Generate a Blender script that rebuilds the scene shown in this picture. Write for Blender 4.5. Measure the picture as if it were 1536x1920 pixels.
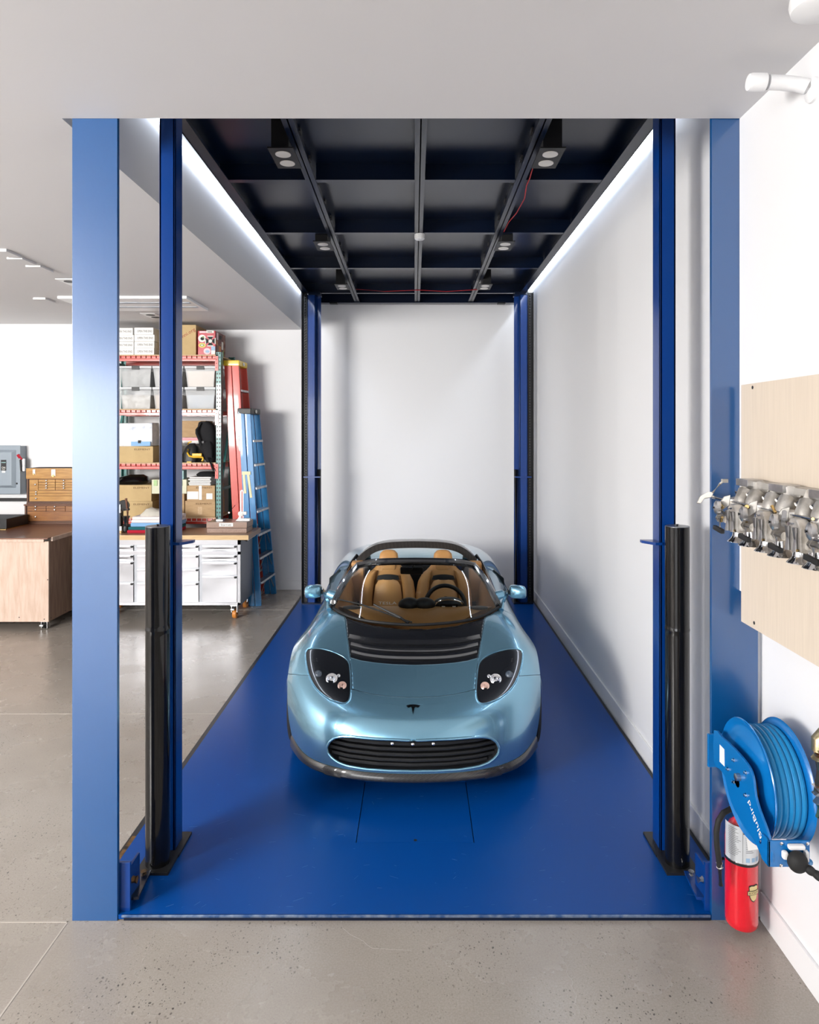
import bpy, bmesh, math, random
import numpy as np
from mathutils import Vector, Matrix
random.seed(7)
for o in list(bpy.data.objects): bpy.data.objects.remove(o, do_unlink=True)
S = bpy.context.scene
C = S.collection
PI = math.pi

# ------------------------------------------------------------------ camera, world, light
FPX, U0, V0, HC = 1280.0, 783.0, 808.0, 2.15      # focal length and vanishing point in photo pixels, eye height in metres
cam_d = bpy.data.cameras.new('camera'); cam = bpy.data.objects.new('camera', cam_d); C.objects.link(cam)
cam_d.sensor_fit = 'VERTICAL'; cam_d.sensor_height = 36; cam_d.lens = 24
cam_d.shift_x = (768 - U0) / 1920; cam_d.shift_y = (V0 - 960) / 1920
cam.location = (0, 0, HC); cam.rotation_euler = (PI / 2, 0, 0)
cam_d.clip_start = 0.05
S.camera = cam
w = bpy.data.worlds.new('daylight'); S.world = w; w.use_nodes = True
w.node_tree.nodes['Background'].inputs[0].default_value = (0.86, 0.93, 1.0, 1)
w.node_tree.nodes['Background'].inputs[1].default_value = 1.0

def area(name, loc, target, sx, sy, power, col):
    l = bpy.data.lights.new(name, 'AREA'); l.shape = 'RECTANGLE'; l.size = sx; l.size_y = sy; l.energy = power; l.color = col
    o = bpy.data.objects.new(name, l); C.objects.link(o); o.location = loc
    d = Vector(target) - Vector(loc); o.rotation_euler = d.to_track_quat('-Z', 'Y').to_euler()
    return o
# daylight entering through the return wall's window and the door behind the camera
area('daylight_side_window', (-6.0, -1.28, 2.70), (-4.9, 5, 1.9), 2.4, 1.4, 980, (1.0, 0.975, 0.94))
area('daylight_rear_door', (-5.6, -7.9, 1.85), (-4.6, 0, 1.65), 5.0, 3.0, 420, (0.97, 0.98, 1.0))

vs = S.view_settings
vs.view_transform = 'Standard'; vs.look = 'None'; vs.gamma = 1.0; vs.use_curve_mapping = False
vs.exposure = -0.30

# ------------------------------------------------------------------ helpers
def W(u, v, Y): return Vector(((u - U0) * Y / FPX, Y, HC - (v - V0) * Y / FPX))
def WX(u, Y): return (u - U0) * Y / FPX
def WZ(v, Y): return HC - (v - V0) * Y / FPX

def srgb(r, g, b):
    f = lambda c: (c / 255 / 12.92) if c / 255 <= 0.04045 else ((c / 255 + 0.055) / 1.055) ** 2.4
    return (f(r), f(g), f(b))
MATS = {}
def mat(name, col, rough=0.5, metal=0.0, coat=0.0, col2=None, nscale=6.0, stretch=(1, 1, 1), bump=0.0, bscale=80.0,
        trans=0.0, ior=1.45, emit=None, estr=0.0, alpha=1.0, spec=0.5, contrast=(0.35, 0.65), rough2=None, crough=0.05, bstretch=None):
    m = bpy.data.materials.new(name); m.use_nodes = True
    nt = m.node_tree; b = nt.nodes['Principled BSDF']; L = nt.links
    b.inputs['Base Color'].default_value = (*col, 1); b.inputs['Roughness'].default_value = rough
    b.inputs['Metallic'].default_value = metal; b.inputs['Coat Weight'].default_value = coat
    b.inputs['Coat Roughness'].default_value = crough
    b.inputs['Specular IOR Level'].default_value = spec; b.inputs['IOR'].default_value = ior
    b.inputs['Transmission Weight'].default_value = trans; b.inputs['Alpha'].default_value = alpha
    if emit: b.inputs['Emission Color'].default_value = (*emit, 1); b.inputs['Emission Strength'].default_value = estr
    tc = None
    if col2 is not None or bump or rough2 is not None:
        tc = nt.nodes.new('ShaderNodeTexCoord')
    if col2 is not None or rough2 is not None:
        mp = nt.nodes.new('ShaderNodeMapping'); mp.inputs['Scale'].default_value = stretch
        L.new(tc.outputs['Object'], mp.inputs[0])
        n = nt.nodes.new('ShaderNodeTexNoise'); n.inputs['Scale'].default_value = nscale; n.inputs['Detail'].default_value = 6
        L.new(mp.outputs[0], n.inputs['Vector'])
        r = nt.nodes.new('ShaderNodeValToRGB'); r.color_ramp.elements[0].position = contrast[0]; r.color_ramp.elements[1].position = contrast[1]
        L.new(n.outputs['Fac'], r.inputs[0])
        if col2 is not None:
            r.color_ramp.elements[0].color = (*col, 1); r.color_ramp.elements[1].color = (*col2, 1)
            L.new(r.outputs[0], b.inputs['Base Color'])
        if rough2 is not None:
            mr = nt.nodes.new('ShaderNodeMapRange'); mr.inputs['To Min'].default_value = rough; mr.inputs['To Max'].default_value = rough2
            L.new(n.outputs['Fac'], mr.inputs[0]); L.new(mr.outputs[0], b.inputs['Roughness'])
    if bump:
        n2 = nt.nodes.new('ShaderNodeTexNoise'); n2.inputs['Scale'].default_value = bscale; n2.inputs['Detail'].default_value = 4
        if bstretch:
            mp2 = nt.nodes.new('ShaderNodeMapping'); mp2.inputs['Scale'].default_value = bstretch
            L.new(tc.outputs['Object'], mp2.inputs[0]); L.new(mp2.outputs[0], n2.inputs['Vector'])
        else: L.new(tc.outputs['Object'], n2.inputs['Vector'])
        bp = nt.nodes.new('ShaderNodeBump'); bp.inputs['Strength'].default_value = bump; bp.inputs['Distance'].default_value = 0.002
        L.new(n2.outputs['Fac'], bp.inputs['Height']); L.new(bp.outputs[0], b.inputs['Normal'])
    MATS[name] = m
    return m

def norm(v):
    v = Vector(v); l = v.length
    return v / l if l > 1e-12 else Vector((0, 0, 1))
def frame(d):
    d = norm(d); a = Vector((0, 0, 1)) if abs(d.z) < 0.9 else Vector((1, 0, 0))
    s = norm(d.cross(a)); t = norm(s.cross(d))
    return s, t, d

class MB:
    def __init__(s): s.v = []; s.f = []
    def add(s, vs, fs):
        o = len(s.v); s.v += [tuple(x) for x in vs]; s.f += [tuple(i + o for i in f) for f in fs]; return s
    def box(s, x0, y0, z0, x1, y1, z1):
        x0, x1 = min(x0, x1), max(x0, x1); y0, y1 = min(y0, y1), max(y0, y1); z0, z1 = min(z0, z1), max(z0, z1)
        return s.add([(x0, y0, z0), (x1, y0, z0), (x1, y1, z0), (x0, y1, z0), (x0, y0, z1), (x1, y0, z1), (x1, y1, z1), (x0, y1, z1)],
                     [(0, 3, 2, 1), (4, 5, 6, 7), (0, 1, 5, 4), (1, 2, 6, 5), (2, 3, 7, 6), (3, 0, 4, 7)])
    def obox(s, c, ax, ay, az):      # centre and three half-axis vectors
        c, ax, ay, az = map(Vector, (c, ax, ay, az))
        vs = [c + i * ax + j * ay + k * az for k in (-1, 1) for (i, j) in ((-1, -1), (1, -1), (1, 1), (-1, 1))]
        return s.add(vs, [(0, 3, 2, 1), (4, 5, 6, 7), (0, 1, 5, 4), (1, 2, 6, 5), (2, 3, 7, 6), (3, 0, 4, 7)])
    def bar(s, p0, p1, wx, wy, up=(0, 1, 0)):   # straight bar with rectangular section
        p0, p1 = Vector(p0), Vector(p1); d = norm(p1 - p0); t = norm(Vector(up) - d * Vector(up).dot(d)); q = d.cross(t)
        return s.obox((p0 + p1) / 2, q * wx / 2, t * wy / 2, (p1 - p0) / 2)
    def tube(s, pts, r, n=10, closed=False, cap=True):
        pts = [Vector(p) for p in pts]; m = len(pts)
        rs = r if isinstance(r, (list, tuple)) else [r] * m
        o = len(s.v); prev = None
        for i, p in enumerate(pts):
            a = pts[(i - 1) % m] if (closed or i > 0) else p
            b = pts[(i + 1) % m] if (closed or i < m - 1) else p
            d = norm(b - a)
            if prev is None: q, t, _ = frame(d)
            else:
                q = norm(prev - d * prev.dot(d)); t = q.cross(d) * -1
                t = norm(d.cross(q))
            prev = q
            for k in range(n):
                an = 2 * PI * k / n
                s.v.append(tuple(p + (q * math.cos(an) + t * math.sin(an)) * rs[i]))
        for i in range(m if closed else m - 1):
            j = (i + 1) % m
            for k in range(n):
                k2 = (k + 1) % n
                s.f.append((o + i * n + k, o + i * n + k2, o + j * n + k2, o + j * n + k))
        if cap and not closed:
            s.f.append(tuple(o + k for k in range(n))[::-1]); s.f.append(tuple(o + (m - 1) * n + k for k in range(n)))
        return s
    def cyl(s, p0, p1, r, r1=None, n=20): return s.tube([p0, p1], [r, r if r1 is None else r1], n)
    def lathe(s, prof, org, axis, n=28):
        q, t, d = frame(axis); org = Vector(org); o = len(s.v); m = len(prof)
        for (r, h) in prof:
            for k in range(n):
                an = 2 * PI * k / n; s.v.append(tuple(org + d * h + (q * math.cos(an) + t * math.sin(an)) * max(r, 1e-5)))
        for i in range(m - 1):
            for k in range(n):
                k2 = (k + 1) % n; s.f.append((o + i * n + k, o + i * n + k2, o + (i + 1) * n + k2, o + (i + 1) * n + k))
        if prof[0][0] > 1e-4: s.f.append(tuple(o + k for k in range(n))[::-1])
        if prof[-1][0] > 1e-4: s.f.append(tuple(o + (m - 1) * n + k for k in range(n)))
        return s
    def prism(s, poly, ext):
        poly = [Vector(p) for p in poly]; ext = Vector(ext); n = len(poly); o = len(s.v)
        s.v += [tuple(p) for p in poly] + [tuple(p + ext) for p in poly]
        s.f.append(tuple(o + k for k in range(n))[::-1]); s.f.append(tuple(o + n + k for k in range(n)))
        for k in range(n): s.f.append((o + k, o + (k + 1) % n, o + n + (k + 1) % n, o + n + k))
        return s
    def grid(s, rows, closed=False):
        o = len(s.v); n = len(rows[0]); m = len(rows)
        for r in rows: s.v += [tuple(p) for p in r]
        for i in range(m - 1):
            for k in range(n if closed else n - 1):
                k2 = (k + 1) % n; s.f.append((o + i * n + k, o + i * n + k2, o + (i + 1) * n + k2, o + (i + 1) * n + k))
        return s
    def loft(s, rings):     # closed rings with end caps
        o = len(s.v); n = len(rings[0]); s.grid(rings, True)
        s.f.append(tuple(o + k for k in range(n))[::-1]); s.f.append(tuple(o + (len(rings) - 1) * n + k for k in range(n)))
        return s
    def ell(s, c, rx, ry, rz, n=20, m=12):
        c = Vector(c); rows = []
        for i in range(m + 1):
            a = PI * i / m - PI / 2; q = max(math.cos(a), 1e-4)
            rows.append([c + Vector((rx * q * math.cos(2 * PI * k / n), ry * q * math.sin(2 * PI * k / n), rz * math.sin(a))) for k in range(n)])
        return s.grid(rows, True)
    def torus(s, c, axis, R, r, n=40, m=10):
        q, t, d = frame(axis); c = Vector(c); rows = []
        for k in range(n + 1):
            e = q * math.cos(2 * PI * k / n) + t * math.sin(2 * PI * k / n)
            rows.append([c + e * (R + r * math.cos(2 * PI * j / m)) + d * (r * math.sin(2 * PI * j / m)) for j in range(m)])
        o = len(s.v); s.grid(rows[:-1], True); nn = len(rows[0])
        for j in range(m): s.f.append((o + (n - 1) * nn + j, o + (n - 1) * nn + (j + 1) % m, o + (j + 1) % m, o + j))
        return s
    def mapv(s, fn): s.v = [tuple(fn(Vector(p))) for p in s.v]; return s

def wmat(o):
    m = Matrix.Identity(4)
    while o is not None:
        m = o.matrix_basis @ m; o = o.parent
    return m
def make_mesh(name, mb, bevel=0, smooth=True, ang=35, seg=2):
    me = bpy.data.meshes.new(name); me.from_pydata(mb.v, [], mb.f); me.update()
    bm = bmesh.new(); bm.from_mesh(me)
    bmesh.ops.recalc_face_normals(bm, faces=bm.faces)
    if bevel:
        ed = [e for e in bm.edges if len(e.link_faces) == 2 and e.calc_face_angle(0) > 0.5]
        bmesh.ops.bevel(bm, geom=ed, offset=bevel, segments=seg, profile=0.5, affect='EDGES', clamp_overlap=True)
    bm.to_mesh(me); bm.free()
    if smooth:
        for p in me.polygons: p.use_smooth = True
        me.set_sharp_from_angle(angle=math.radians(ang))
    return me
def wnorm(o):
    md = o.modifiers.new('weighted_normals', 'WEIGHTED_NORMAL'); md.keep_sharp = True
def part(name, mb, m, parent, bevel=0, local=False, smooth=True, ang=35, seg=2, label=None, kind=None):
    if not local:
        inv = wmat(parent).inverted(); mb.v = [tuple(inv @ Vector(p)) for p in mb.v]
    me = make_mesh(name, mb, bevel, smooth, ang, seg)
    o = bpy.data.objects.new(name, me); C.objects.link(o); me.materials.append(MATS[m] if isinstance(m, str) else m); o.parent = parent
    if bevel: wnorm(o)
    if label: o['label'] = label
    if kind: o['kind'] = kind
    return o
def thing(name, label, cat, loc=(0, 0, 0), rotz=0, group=None):
    o = bpy.data.objects.new(name, None); C.objects.link(o); o.location = loc; o.rotation_euler = (0, 0, rotz)
    o['label'] = label; o['category'] = cat; o.empty_display_size = 0.1
    if group: o['group'] = group
    bpy.context.view_layer.update()
    return o
def solo(name, label, cat, mb, m, bevel=0, group=None, kind=None, seg=2, ang=35):
    xs = np.array(mb.v); c = Vector(((xs[:, 0].min() + xs[:, 0].max()) / 2, (xs[:, 1].min() + xs[:, 1].max()) / 2, xs[:, 2].min()))
    mb.v = [tuple(Vector(p) - c) for p in mb.v]
    me = make_mesh(name, mb, bevel, True, ang, seg); o = bpy.data.objects.new(name, me); C.objects.link(o); o.location = c
    me.materials.append(MATS[m] if isinstance(m, str) else m)
    if bevel: wnorm(o)
    if kind: o['kind'] = kind
    if label: o['label'] = label; o['category'] = cat
    if group: o['group'] = group
    return o
def struct(name, mb, m, parent=None, bevel=0):
    me = make_mesh(name, mb, bevel); o = bpy.data.objects.new(name, me); C.objects.link(o)
    me.materials.append(MATS[m] if isinstance(m, str) else m)
    if bevel: wnorm(o)
    if parent: o.parent = parent
    else: o['kind'] = 'structure'
    return o
def copy_tree(o, parent=None):
    c = o.copy(); C.objects.link(c); c.parent = parent
    for ch in [x for x in bpy.data.objects if x.parent == o]: copy_tree(ch, c)
    return c
_txt = {}
def text_mesh(s, ext=0.0):
    if (s, ext) in _txt: return _txt[(s, ext)]
    cu = bpy.data.curves.new('lettering', 'FONT'); cu.body = s; cu.size = 1; cu.resolution_u = 2; cu.extrude = ext; cu.align_x = 'CENTER'; cu.align_y = 'CENTER'
    o = bpy.data.objects.new('lettering', cu); C.objects.link(o)
    dg = bpy.context.evaluated_depsgraph_get(); dg.update()
    me = bpy.data.meshes.new_from_object(o.evaluated_get(dg)); bpy.data.objects.remove(o); bpy.data.curves.remove(cu)
    vs = [Vector(v.co) for v in me.vertices]; fs = [tuple(p.vertices) for p in me.polygons]; bpy.data.meshes.remove(me)
    wd = max(v.x for v in vs) - min(v.x for v in vs); ht = max(v.y for v in vs) - min(v.y for v in vs)
    cx = (max(v.x for v in vs) + min(v.x for v in vs)) / 2; cy = (max(v.y for v in vs) + min(v.y for v in vs)) / 2
    vs = [Vector((v.x - cx, v.y - cy, v.z)) for v in vs]
    _txt[(s, ext)] = (vs, fs, wd, ht); return _txt[(s, ext)]
def lettering(s, parent, m, pos, right, up, width=None, height=None, fn=None, local=False, name='lettering'):
    vs, fs, wd, ht = text_mesh(s, 0.0)
    right, up, pos = norm(right), norm(up), Vector(pos)
    sx = (width / wd) if width else (height / ht); sy = (height / ht) if height else sx
    pts = [pos + right * v.x * sx + up * v.y * sy for v in vs]
    if fn: pts = [fn(p) for p in pts]
    mb = MB(); mb.add(pts, fs)
    return part(name, mb, m, parent, local=local, smooth=False)
# ------------------------------------------------------------------ materials
mat('wall_paint', (0.80, 0.80, 0.81), 0.55, bump=0.05, bscale=60)
mat('ceiling_paint', (0.70, 0.69, 0.695), 0.7, bump=0.03, bscale=60)
mat('trim_paint', (0.80, 0.80, 0.81), 0.4)
mat('blue_steel', (0.0005, 0.036, 0.20), 0.30, coat=0.4, crough=0.08, bump=0.08, bscale=45, spec=0.4)
mat('blue_plate', (0.0, 0.066, 0.225), 0.34, coat=0.9, crough=0.19, bump=0.22, bscale=55, bstretch=(1, 1, 0.6))
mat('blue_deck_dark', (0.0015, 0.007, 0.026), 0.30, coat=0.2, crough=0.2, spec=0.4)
mat('edge_steel', (0.25, 0.32, 0.45), 0.35, metal=0.6, col2=(0.05, 0.12, 0.3), nscale=30)
mat('scuff', (0.06, 0.16, 0.40), 0.5)
mat('crack_fill', (0.44, 0.40, 0.36), 0.6)
mat('black_gloss', (0.004, 0.004, 0.0045), 0.12, coat=0.3, crough=0.04, spec=0.35)
mat('black_satin', (0.012, 0.012, 0.013), 0.45)
mat('black_rubber', (0.012, 0.012, 0.012), 0.7)
mat('black_fabric', (0.011, 0.011, 0.013), 0.9, bump=0.3, bscale=200)
mat('dark_grey', (0.05, 0.05, 0.055), 0.5)
mat('rust', (0.16, 0.08, 0.02), 0.7, col2=(0.02, 0.015, 0.01), nscale=25)
mat('led', (1, 1, 1), 0.4, emit=(0.78, 0.87, 1.0), estr=40)
mat('white_plastic', (0.82, 0.82, 0.82), 0.35)
mat('lamp_glass', (0.75, 0.72, 0.68), 0.25)
mat('red_wire', (0.45, 0.01, 0.015), 0.5)
mat('chrome', (0.82, 0.82, 0.83), 0.12, metal=1)
mat('aluminium', (0.62, 0.62, 0.63), 0.34, metal=1, col2=(0.42, 0.42, 0.43), nscale=14)
mat('alu_dull', (0.46, 0.44, 0.41), 0.5, metal=0.35)
mat('cast_aluminium', (0.66, 0.64, 0.61), 0.36, metal=0.72, col2=(0.42, 0.39, 0.35), nscale=22, bump=0.25, bscale=260)
mat('stainless', (0.27, 0.27, 0.285), 0.30, metal=1, bump=0.02, bscale=30, bstretch=(1, 1, 40))
mat('stainless_dark', (0.24, 0.25, 0.27), 0.35, metal=0.9)
mat('rack_red', (0.56, 0.035, 0.022), 0.3, coat=0.5, col2=(0.50, 0.06, 0.035), nscale=8)
mat('rack_green', (0.05, 0.20, 0.19), 0.35, coat=0.4, col2=(0.08, 0.25, 0.23), nscale=6)
mat('particle_board', (0.62, 0.45, 0.28), 0.8, col2=(0.52, 0.36, 0.22), nscale=60)
mat('cardboard', (0.50, 0.34, 0.19), 0.85, col2=(0.44, 0.29, 0.155), nscale=9, stretch=(1, 1, 3))
mat('cardboard_light', (0.56, 0.41, 0.21), 0.85, col2=(0.50, 0.36, 0.18), nscale=6)
mat('carton_white', (0.80, 0.79, 0.77), 0.6)
mat('ink', (0.02, 0.02, 0.022), 0.7)
mat('ink_brown', (0.10, 0.05, 0.02), 0.8)
mat('ink_red', (0.30, 0.05, 0.03), 0.8)
mat('paper', (0.82, 0.81, 0.79), 0.7)
mat('paper_blue', (0.25, 0.45, 0.72), 0.7)
mat('tape', (0.80, 0.79, 0.77), 0.4)
mat('bin_plastic', (0.75, 0.77, 0.79), 0.25, alpha=0.36)
mat('bin_lid', (0.80, 0.82, 0.84), 0.3, alpha=0.75)
mat('contents_grey', (0.42, 0.43, 0.42), 0.8, col2=(0.16, 0.16, 0.15), nscale=14)
mat('contents_white', (0.74, 0.73, 0.70), 0.6, col2=(0.30, 0.27, 0.22), nscale=22)
mat('contents_tan', (0.66, 0.56, 0.47), 0.8, col2=(0.58, 0.48, 0.40), nscale=6)
mat('contents_blue', (0.38, 0.43, 0.50), 0.7, col2=(0.55, 0.57, 0.60), nscale=10)
mat('ladder_red', (0.62, 0.055, 0.035), 0.35, coat=0.3)
mat('ladder_blue', (0.015, 0.19, 0.45), 0.35, coat=0.3)
mat('ladder_yellow', (0.80, 0.55, 0.03), 0.35, coat=0.3)
mat('ladder_cream', (0.75, 0.68, 0.42), 0.5)
mat('maple', (0.62, 0.43, 0.22), 0.45, col2=(0.52, 0.34, 0.16), nscale=5, stretch=(1, 14, 14))
mat('bench_top', (0.33, 0.20, 0.12), 0.40, coat=0.2, col2=(0.26, 0.15, 0.09), nscale=5, stretch=(1, 12, 12))
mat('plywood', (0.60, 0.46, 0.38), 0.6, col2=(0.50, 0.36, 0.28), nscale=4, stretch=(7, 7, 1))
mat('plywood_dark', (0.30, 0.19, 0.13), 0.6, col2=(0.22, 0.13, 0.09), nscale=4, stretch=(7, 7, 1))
mat('birch', (0.68, 0.585, 0.48), 0.5, col2=(0.64, 0.55, 0.45), nscale=3, stretch=(30, 30, 1.2))
mat('oak', (0.46, 0.24, 0.055), 0.35, coat=0.3, col2=(0.36, 0.17, 0.035), nscale=7, stretch=(1, 6, 7))
mat('oak_dark', (0.30, 0.125, 0.035), 0.35, coat=0.3, col2=(0.21, 0.08, 0.025), nscale=7, stretch=(1, 6, 7))
mat('walnut_edge', (0.10, 0.04, 0.02), 0.4)
mat('walnut_top', (0.18, 0.075, 0.04), 0.4, coat=0.2, col2=(0.13, 0.05, 0.03), nscale=4, stretch=(1, 8, 8))
mat('brass', (0.62, 0.45, 0.20), 0.25, metal=1)
mat('brass_cast', (0.55, 0.46, 0.28), 0.38, metal=1, bump=0.2, bscale=150)
mat('copper', (0.66, 0.33, 0.16), 0.28, metal=1, col2=(0.45, 0.20, 0.10), nscale=20)
mat('electric_grey', (0.27, 0.32, 0.37), 0.42, coat=0.2)
mat('granite', (0.36, 0.24, 0.18), 0.35, col2=(0.20, 0.12, 0.09), nscale=220, contrast=(0.45, 0.55))
mat('towel_white', (0.72, 0.66, 0.66), 0.95, bump=0.6, bscale=120)
mat('towel_grey', (0.55, 0.52, 0.46), 0.95, bump=0.6, bscale=120)
mat('towel_blue', (0.20, 0.38, 0.62), 0.95, bump=0.6, bscale=120)
mat('towel_teal', (0.01, 0.10, 0.12), 0.95, bump=0.6, bscale=120)
mat('towel_red', (0.40, 0.01, 0.03), 0.95, bump=0.6, bscale=120)
mat('case_red', (0.45, 0.012, 0.03), 0.35, coat=0.3)
mat('case_side', (0.10, 0.012, 0.012), 0.5, col2=(0.25, 0.12, 0.07), nscale=16, contrast=(0.5, 0.56))
mat('sticker_white', (0.80, 0.78, 0.72), 0.5)
mat('sticker_yellow', (0.70, 0.55, 0.12), 0.5)
mat('sticker_blue', (0.30, 0.45, 0.62), 0.5)
mat('sticker_pink', (0.72, 0.55, 0.58), 0.5)
mat('sticker_orange', (0.60, 0.20, 0.06), 0.5)
mat('sticker_green', (0.2, 0.3, 0.08), 0.5)
mat('bag_white', (0.80, 0.80, 0.82), 0.35, col2=(0.52, 0.58, 0.68), nscale=18, contrast=(0.52, 0.70))
mat('tool_yellow', (0.72, 0.42, 0.02), 0.4)
mat('bin_cream', (0.62, 0.62, 0.46), 0.5)
mat('bin_green', (0.38, 0.55, 0.25), 0.5)
mat('teal_plastic', (0.25, 0.42, 0.42), 0.5)
mat('extinguisher_red', (0.62, 0.006, 0.018), 0.2, coat=0.8, crough=0.08)
mat('label_silver', (0.62, 0.64, 0.66), 0.35, metal=0.25)
mat('gold', (0.70, 0.58, 0.28), 0.35, metal=0.5)
mat('reel_blue', (0.003, 0.15, 0.45), 0.25, coat=0.6, crough=0.1)
mat('hose_blue', (0.01, 0.22, 0.50), 0.38)
mat('roller_orange', (0.60, 0.22, 0.04), 0.45)
mat('car_paint', (0.22, 0.45, 0.60), 0.27, metal=0.75, coat=1.0, crough=0.03)
mat('car_black', (0.010, 0.011, 0.014), 0.25, coat=1.0, crough=0.03)
mat('car_under', (0.006, 0.006, 0.007), 0.6)
mat('grille_black', (0.010, 0.011, 0.013), 0.5)
mat('tan_leather', (0.50, 0.255, 0.085), 0.45, col2=(0.46, 0.23, 0.075), nscale=4, bump=0.1, bscale=300)
mat('tan_leather_light', (0.54, 0.29, 0.11), 0.45, bump=0.1, bscale=300)
mat('lamp_chrome', (0.80, 0.80, 0.82), 0.15, metal=1, bump=0.8, bscale=120)
mat('lamp_amber', (0.75, 0.50, 0.42), 0.2, metal=0.6)
mat('lamp_blue', (0.05, 0.07, 0.10), 0.05, coat=1.0)
mat('mirror_glass', (0.35, 0.42, 0.45), 0.08, metal=0.8)

def custom(name):
    m = bpy.data.materials.new(name); m.use_nodes = True; MATS[name] = m
    return m, m.node_tree, m.node_tree.nodes['Principled BSDF'], m.node_tree.links
# clear car glass: transparent body with fresnel reflection
MATS['blue_plate'].node_tree.nodes['Principled BSDF'].inputs['Coat IOR'].default_value = 1.85
m, nt, b, L = custom('car_glass')
tr = nt.nodes.new('ShaderNodeBsdfTransparent'); tr.inputs[0].default_value = (0.86, 0.91, 0.90, 1)
gl = nt.nodes.new('ShaderNodeBsdfGlossy'); gl.inputs['Roughness'].default_value = 0.02
fr = nt.nodes.new('ShaderNodeFresnel'); fr.inputs[0].default_value = 1.5
mx = nt.nodes.new('ShaderNodeMixShader'); L.new(fr.outputs[0], mx.inputs[0]); L.new(tr.outputs[0], mx.inputs[1]); L.new(gl.outputs[0], mx.inputs[2])
L.new(mx.outputs[0], nt.nodes['Material Output'].inputs[0])
# carbon weave
m, nt, b, L = custom('carbon')
tc = nt.nodes.new('ShaderNodeTexCoord'); mp = nt.nodes.new('ShaderNodeMapping'); mp.inputs['Rotation'].default_value = (0.6, 0.5, 0.785); mp.inputs['Scale'].default_value = (130, 130, 130)
ck = nt.nodes.new('ShaderNodeTexChecker'); ck.inputs['Scale'].default_value = 1.0
ck.inputs['Color1'].default_value = (0.012, 0.012, 0.012, 1); ck.inputs['Color2'].default_value = (0.034, 0.030, 0.028, 1)
L.new(tc.outputs['Object'], mp.inputs[0]); L.new(mp.outputs[0], ck.inputs[0]); L.new(ck.outputs[0], b.inputs['Base Color'])
b.inputs['Roughness'].default_value = 0.32; b.inputs['Coat Weight'].default_value = 0.8
# polished concrete with exposed aggregate
m, nt, b, L = custom('concrete')
tc0 = nt.nodes.new('ShaderNodeTexCoord'); tcm = nt.nodes.new('ShaderNodeMapping'); tcm.inputs['Location'].default_value = (3.13, 7.71, 0.371); L.new(tc0.outputs['Object'], tcm.inputs[0])
class _TC: outputs = {'Object': tcm.outputs[0]}
tc = _TC
def noise(scale, detail=6, rough=0.55):
    n = nt.nodes.new('ShaderNodeTexNoise'); n.inputs['Scale'].default_value = scale; n.inputs['Detail'].default_value = detail; n.inputs['Roughness'].default_value = rough
    L.new(tc.outputs['Object'], n.inputs['Vector']); return n
def ramp(src, p0, c0, p1, c1):
    r = nt.nodes.new('ShaderNodeValToRGB'); r.color_ramp.elements[0].position = p0; r.color_ramp.elements[0].color = (*c0, 1)
    r.color_ramp.elements[1].position = p1; r.color_ramp.elements[1].color = (*c1, 1); L.new(src, r.inputs[0]); return r.outputs[0]
def mixc(fac, a, bb, mode='MIX'):
    x = nt.nodes.new('ShaderNodeMixRGB'); x.blend_type = mode
    for i, q in ((0, fac), (1, a), (2, bb)):
        if isinstance(q, (int, float)): x.inputs[i].default_value = q
        elif isinstance(q, tuple): x.inputs[i].default_value = (*q, 1)
        else: L.new(q, x.inputs[i])
    return x.outputs[0]
big = ramp(noise(1.3).outputs['Fac'], 0.3, (0.31, 0.275, 0.24), 0.72, (0.39, 0.355, 0.315))
fine = ramp(noise(140, 3).outputs['Fac'], 0.3, (0.66, 0.64, 0.62), 0.7, (1.0, 1.0, 1.0))
c1 = mixc(0.55, big, fine, 'MULTIPLY')
patch = ramp(noise(1.9, 4).outputs['Fac'], 0.44, (0, 0, 0), 0.60, (1, 1, 1))
def pebbles(scale, thr, seedoff):
    mp = nt.nodes.new('ShaderNodeMapping'); mp.inputs['Location'].default_value = (seedoff, seedoff * 2, 0); mp.inputs['Scale'].default_value = (1.25, 0.9, 1)
    wn = nt.nodes.new('ShaderNodeTexNoise'); wn.inputs['Scale'].default_value = 30
    L.new(tc.outputs['Object'], wn.inputs['Vector'])
    add = nt.nodes.new('ShaderNodeMixRGB'); add.inputs[0].default_value = 0.02; L.new(tc.outputs['Object'], add.inputs[1]); L.new(wn.outputs['Color'], add.inputs[2])
    L.new(add.outputs[0], mp.inputs[0])
    v = nt.nodes.new('ShaderNodeTexVoronoi'); v.inputs['Scale'].default_value = scale; L.new(mp.outputs[0], v.inputs['Vector'])
    near = ramp(v.outputs['Distance'], thr, (1, 1, 1), thr + 0.04, (0, 0, 0))
    sep = nt.nodes.new('ShaderNodeSeparateColor'); L.new(v.outputs['Color'], sep.inputs[0])
    pick = ramp(sep.outputs[0], 0.35, (0, 0, 0), 0.37, (1, 1, 1))
    return mixc(1.0, mixc(1.0, near, pick, 'MULTIPLY'), patch, 'MULTIPLY'), sep
pb, sp = pebbles(42, 0.17, 0.0)
c2 = mixc(pb, c1, ramp(sp.outputs[1], 0, (0.07, 0.065, 0.06), 1, (0.22, 0.19, 0.16)))
pb2, sp2 = pebbles(75, 0.15, 3.3)
c3 = mixc(pb2, c2, (0.11, 0.10, 0.09))
c4 = c3
L.new(c4, b.inputs['Base Color'])
rr = ramp(noise(2.2).outputs['Fac'], 0.3, (0.20, 0.20, 0.20), 0.7, (0.34, 0.34, 0.34)); L.new(rr, b.inputs['Roughness'])
b.inputs['Specular IOR Level'].default_value = 0.55
# scuffed blue deck paint
mat('deck_blue', (0.0, 0.052, 0.255), 0.29, spec=0.24)

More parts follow.
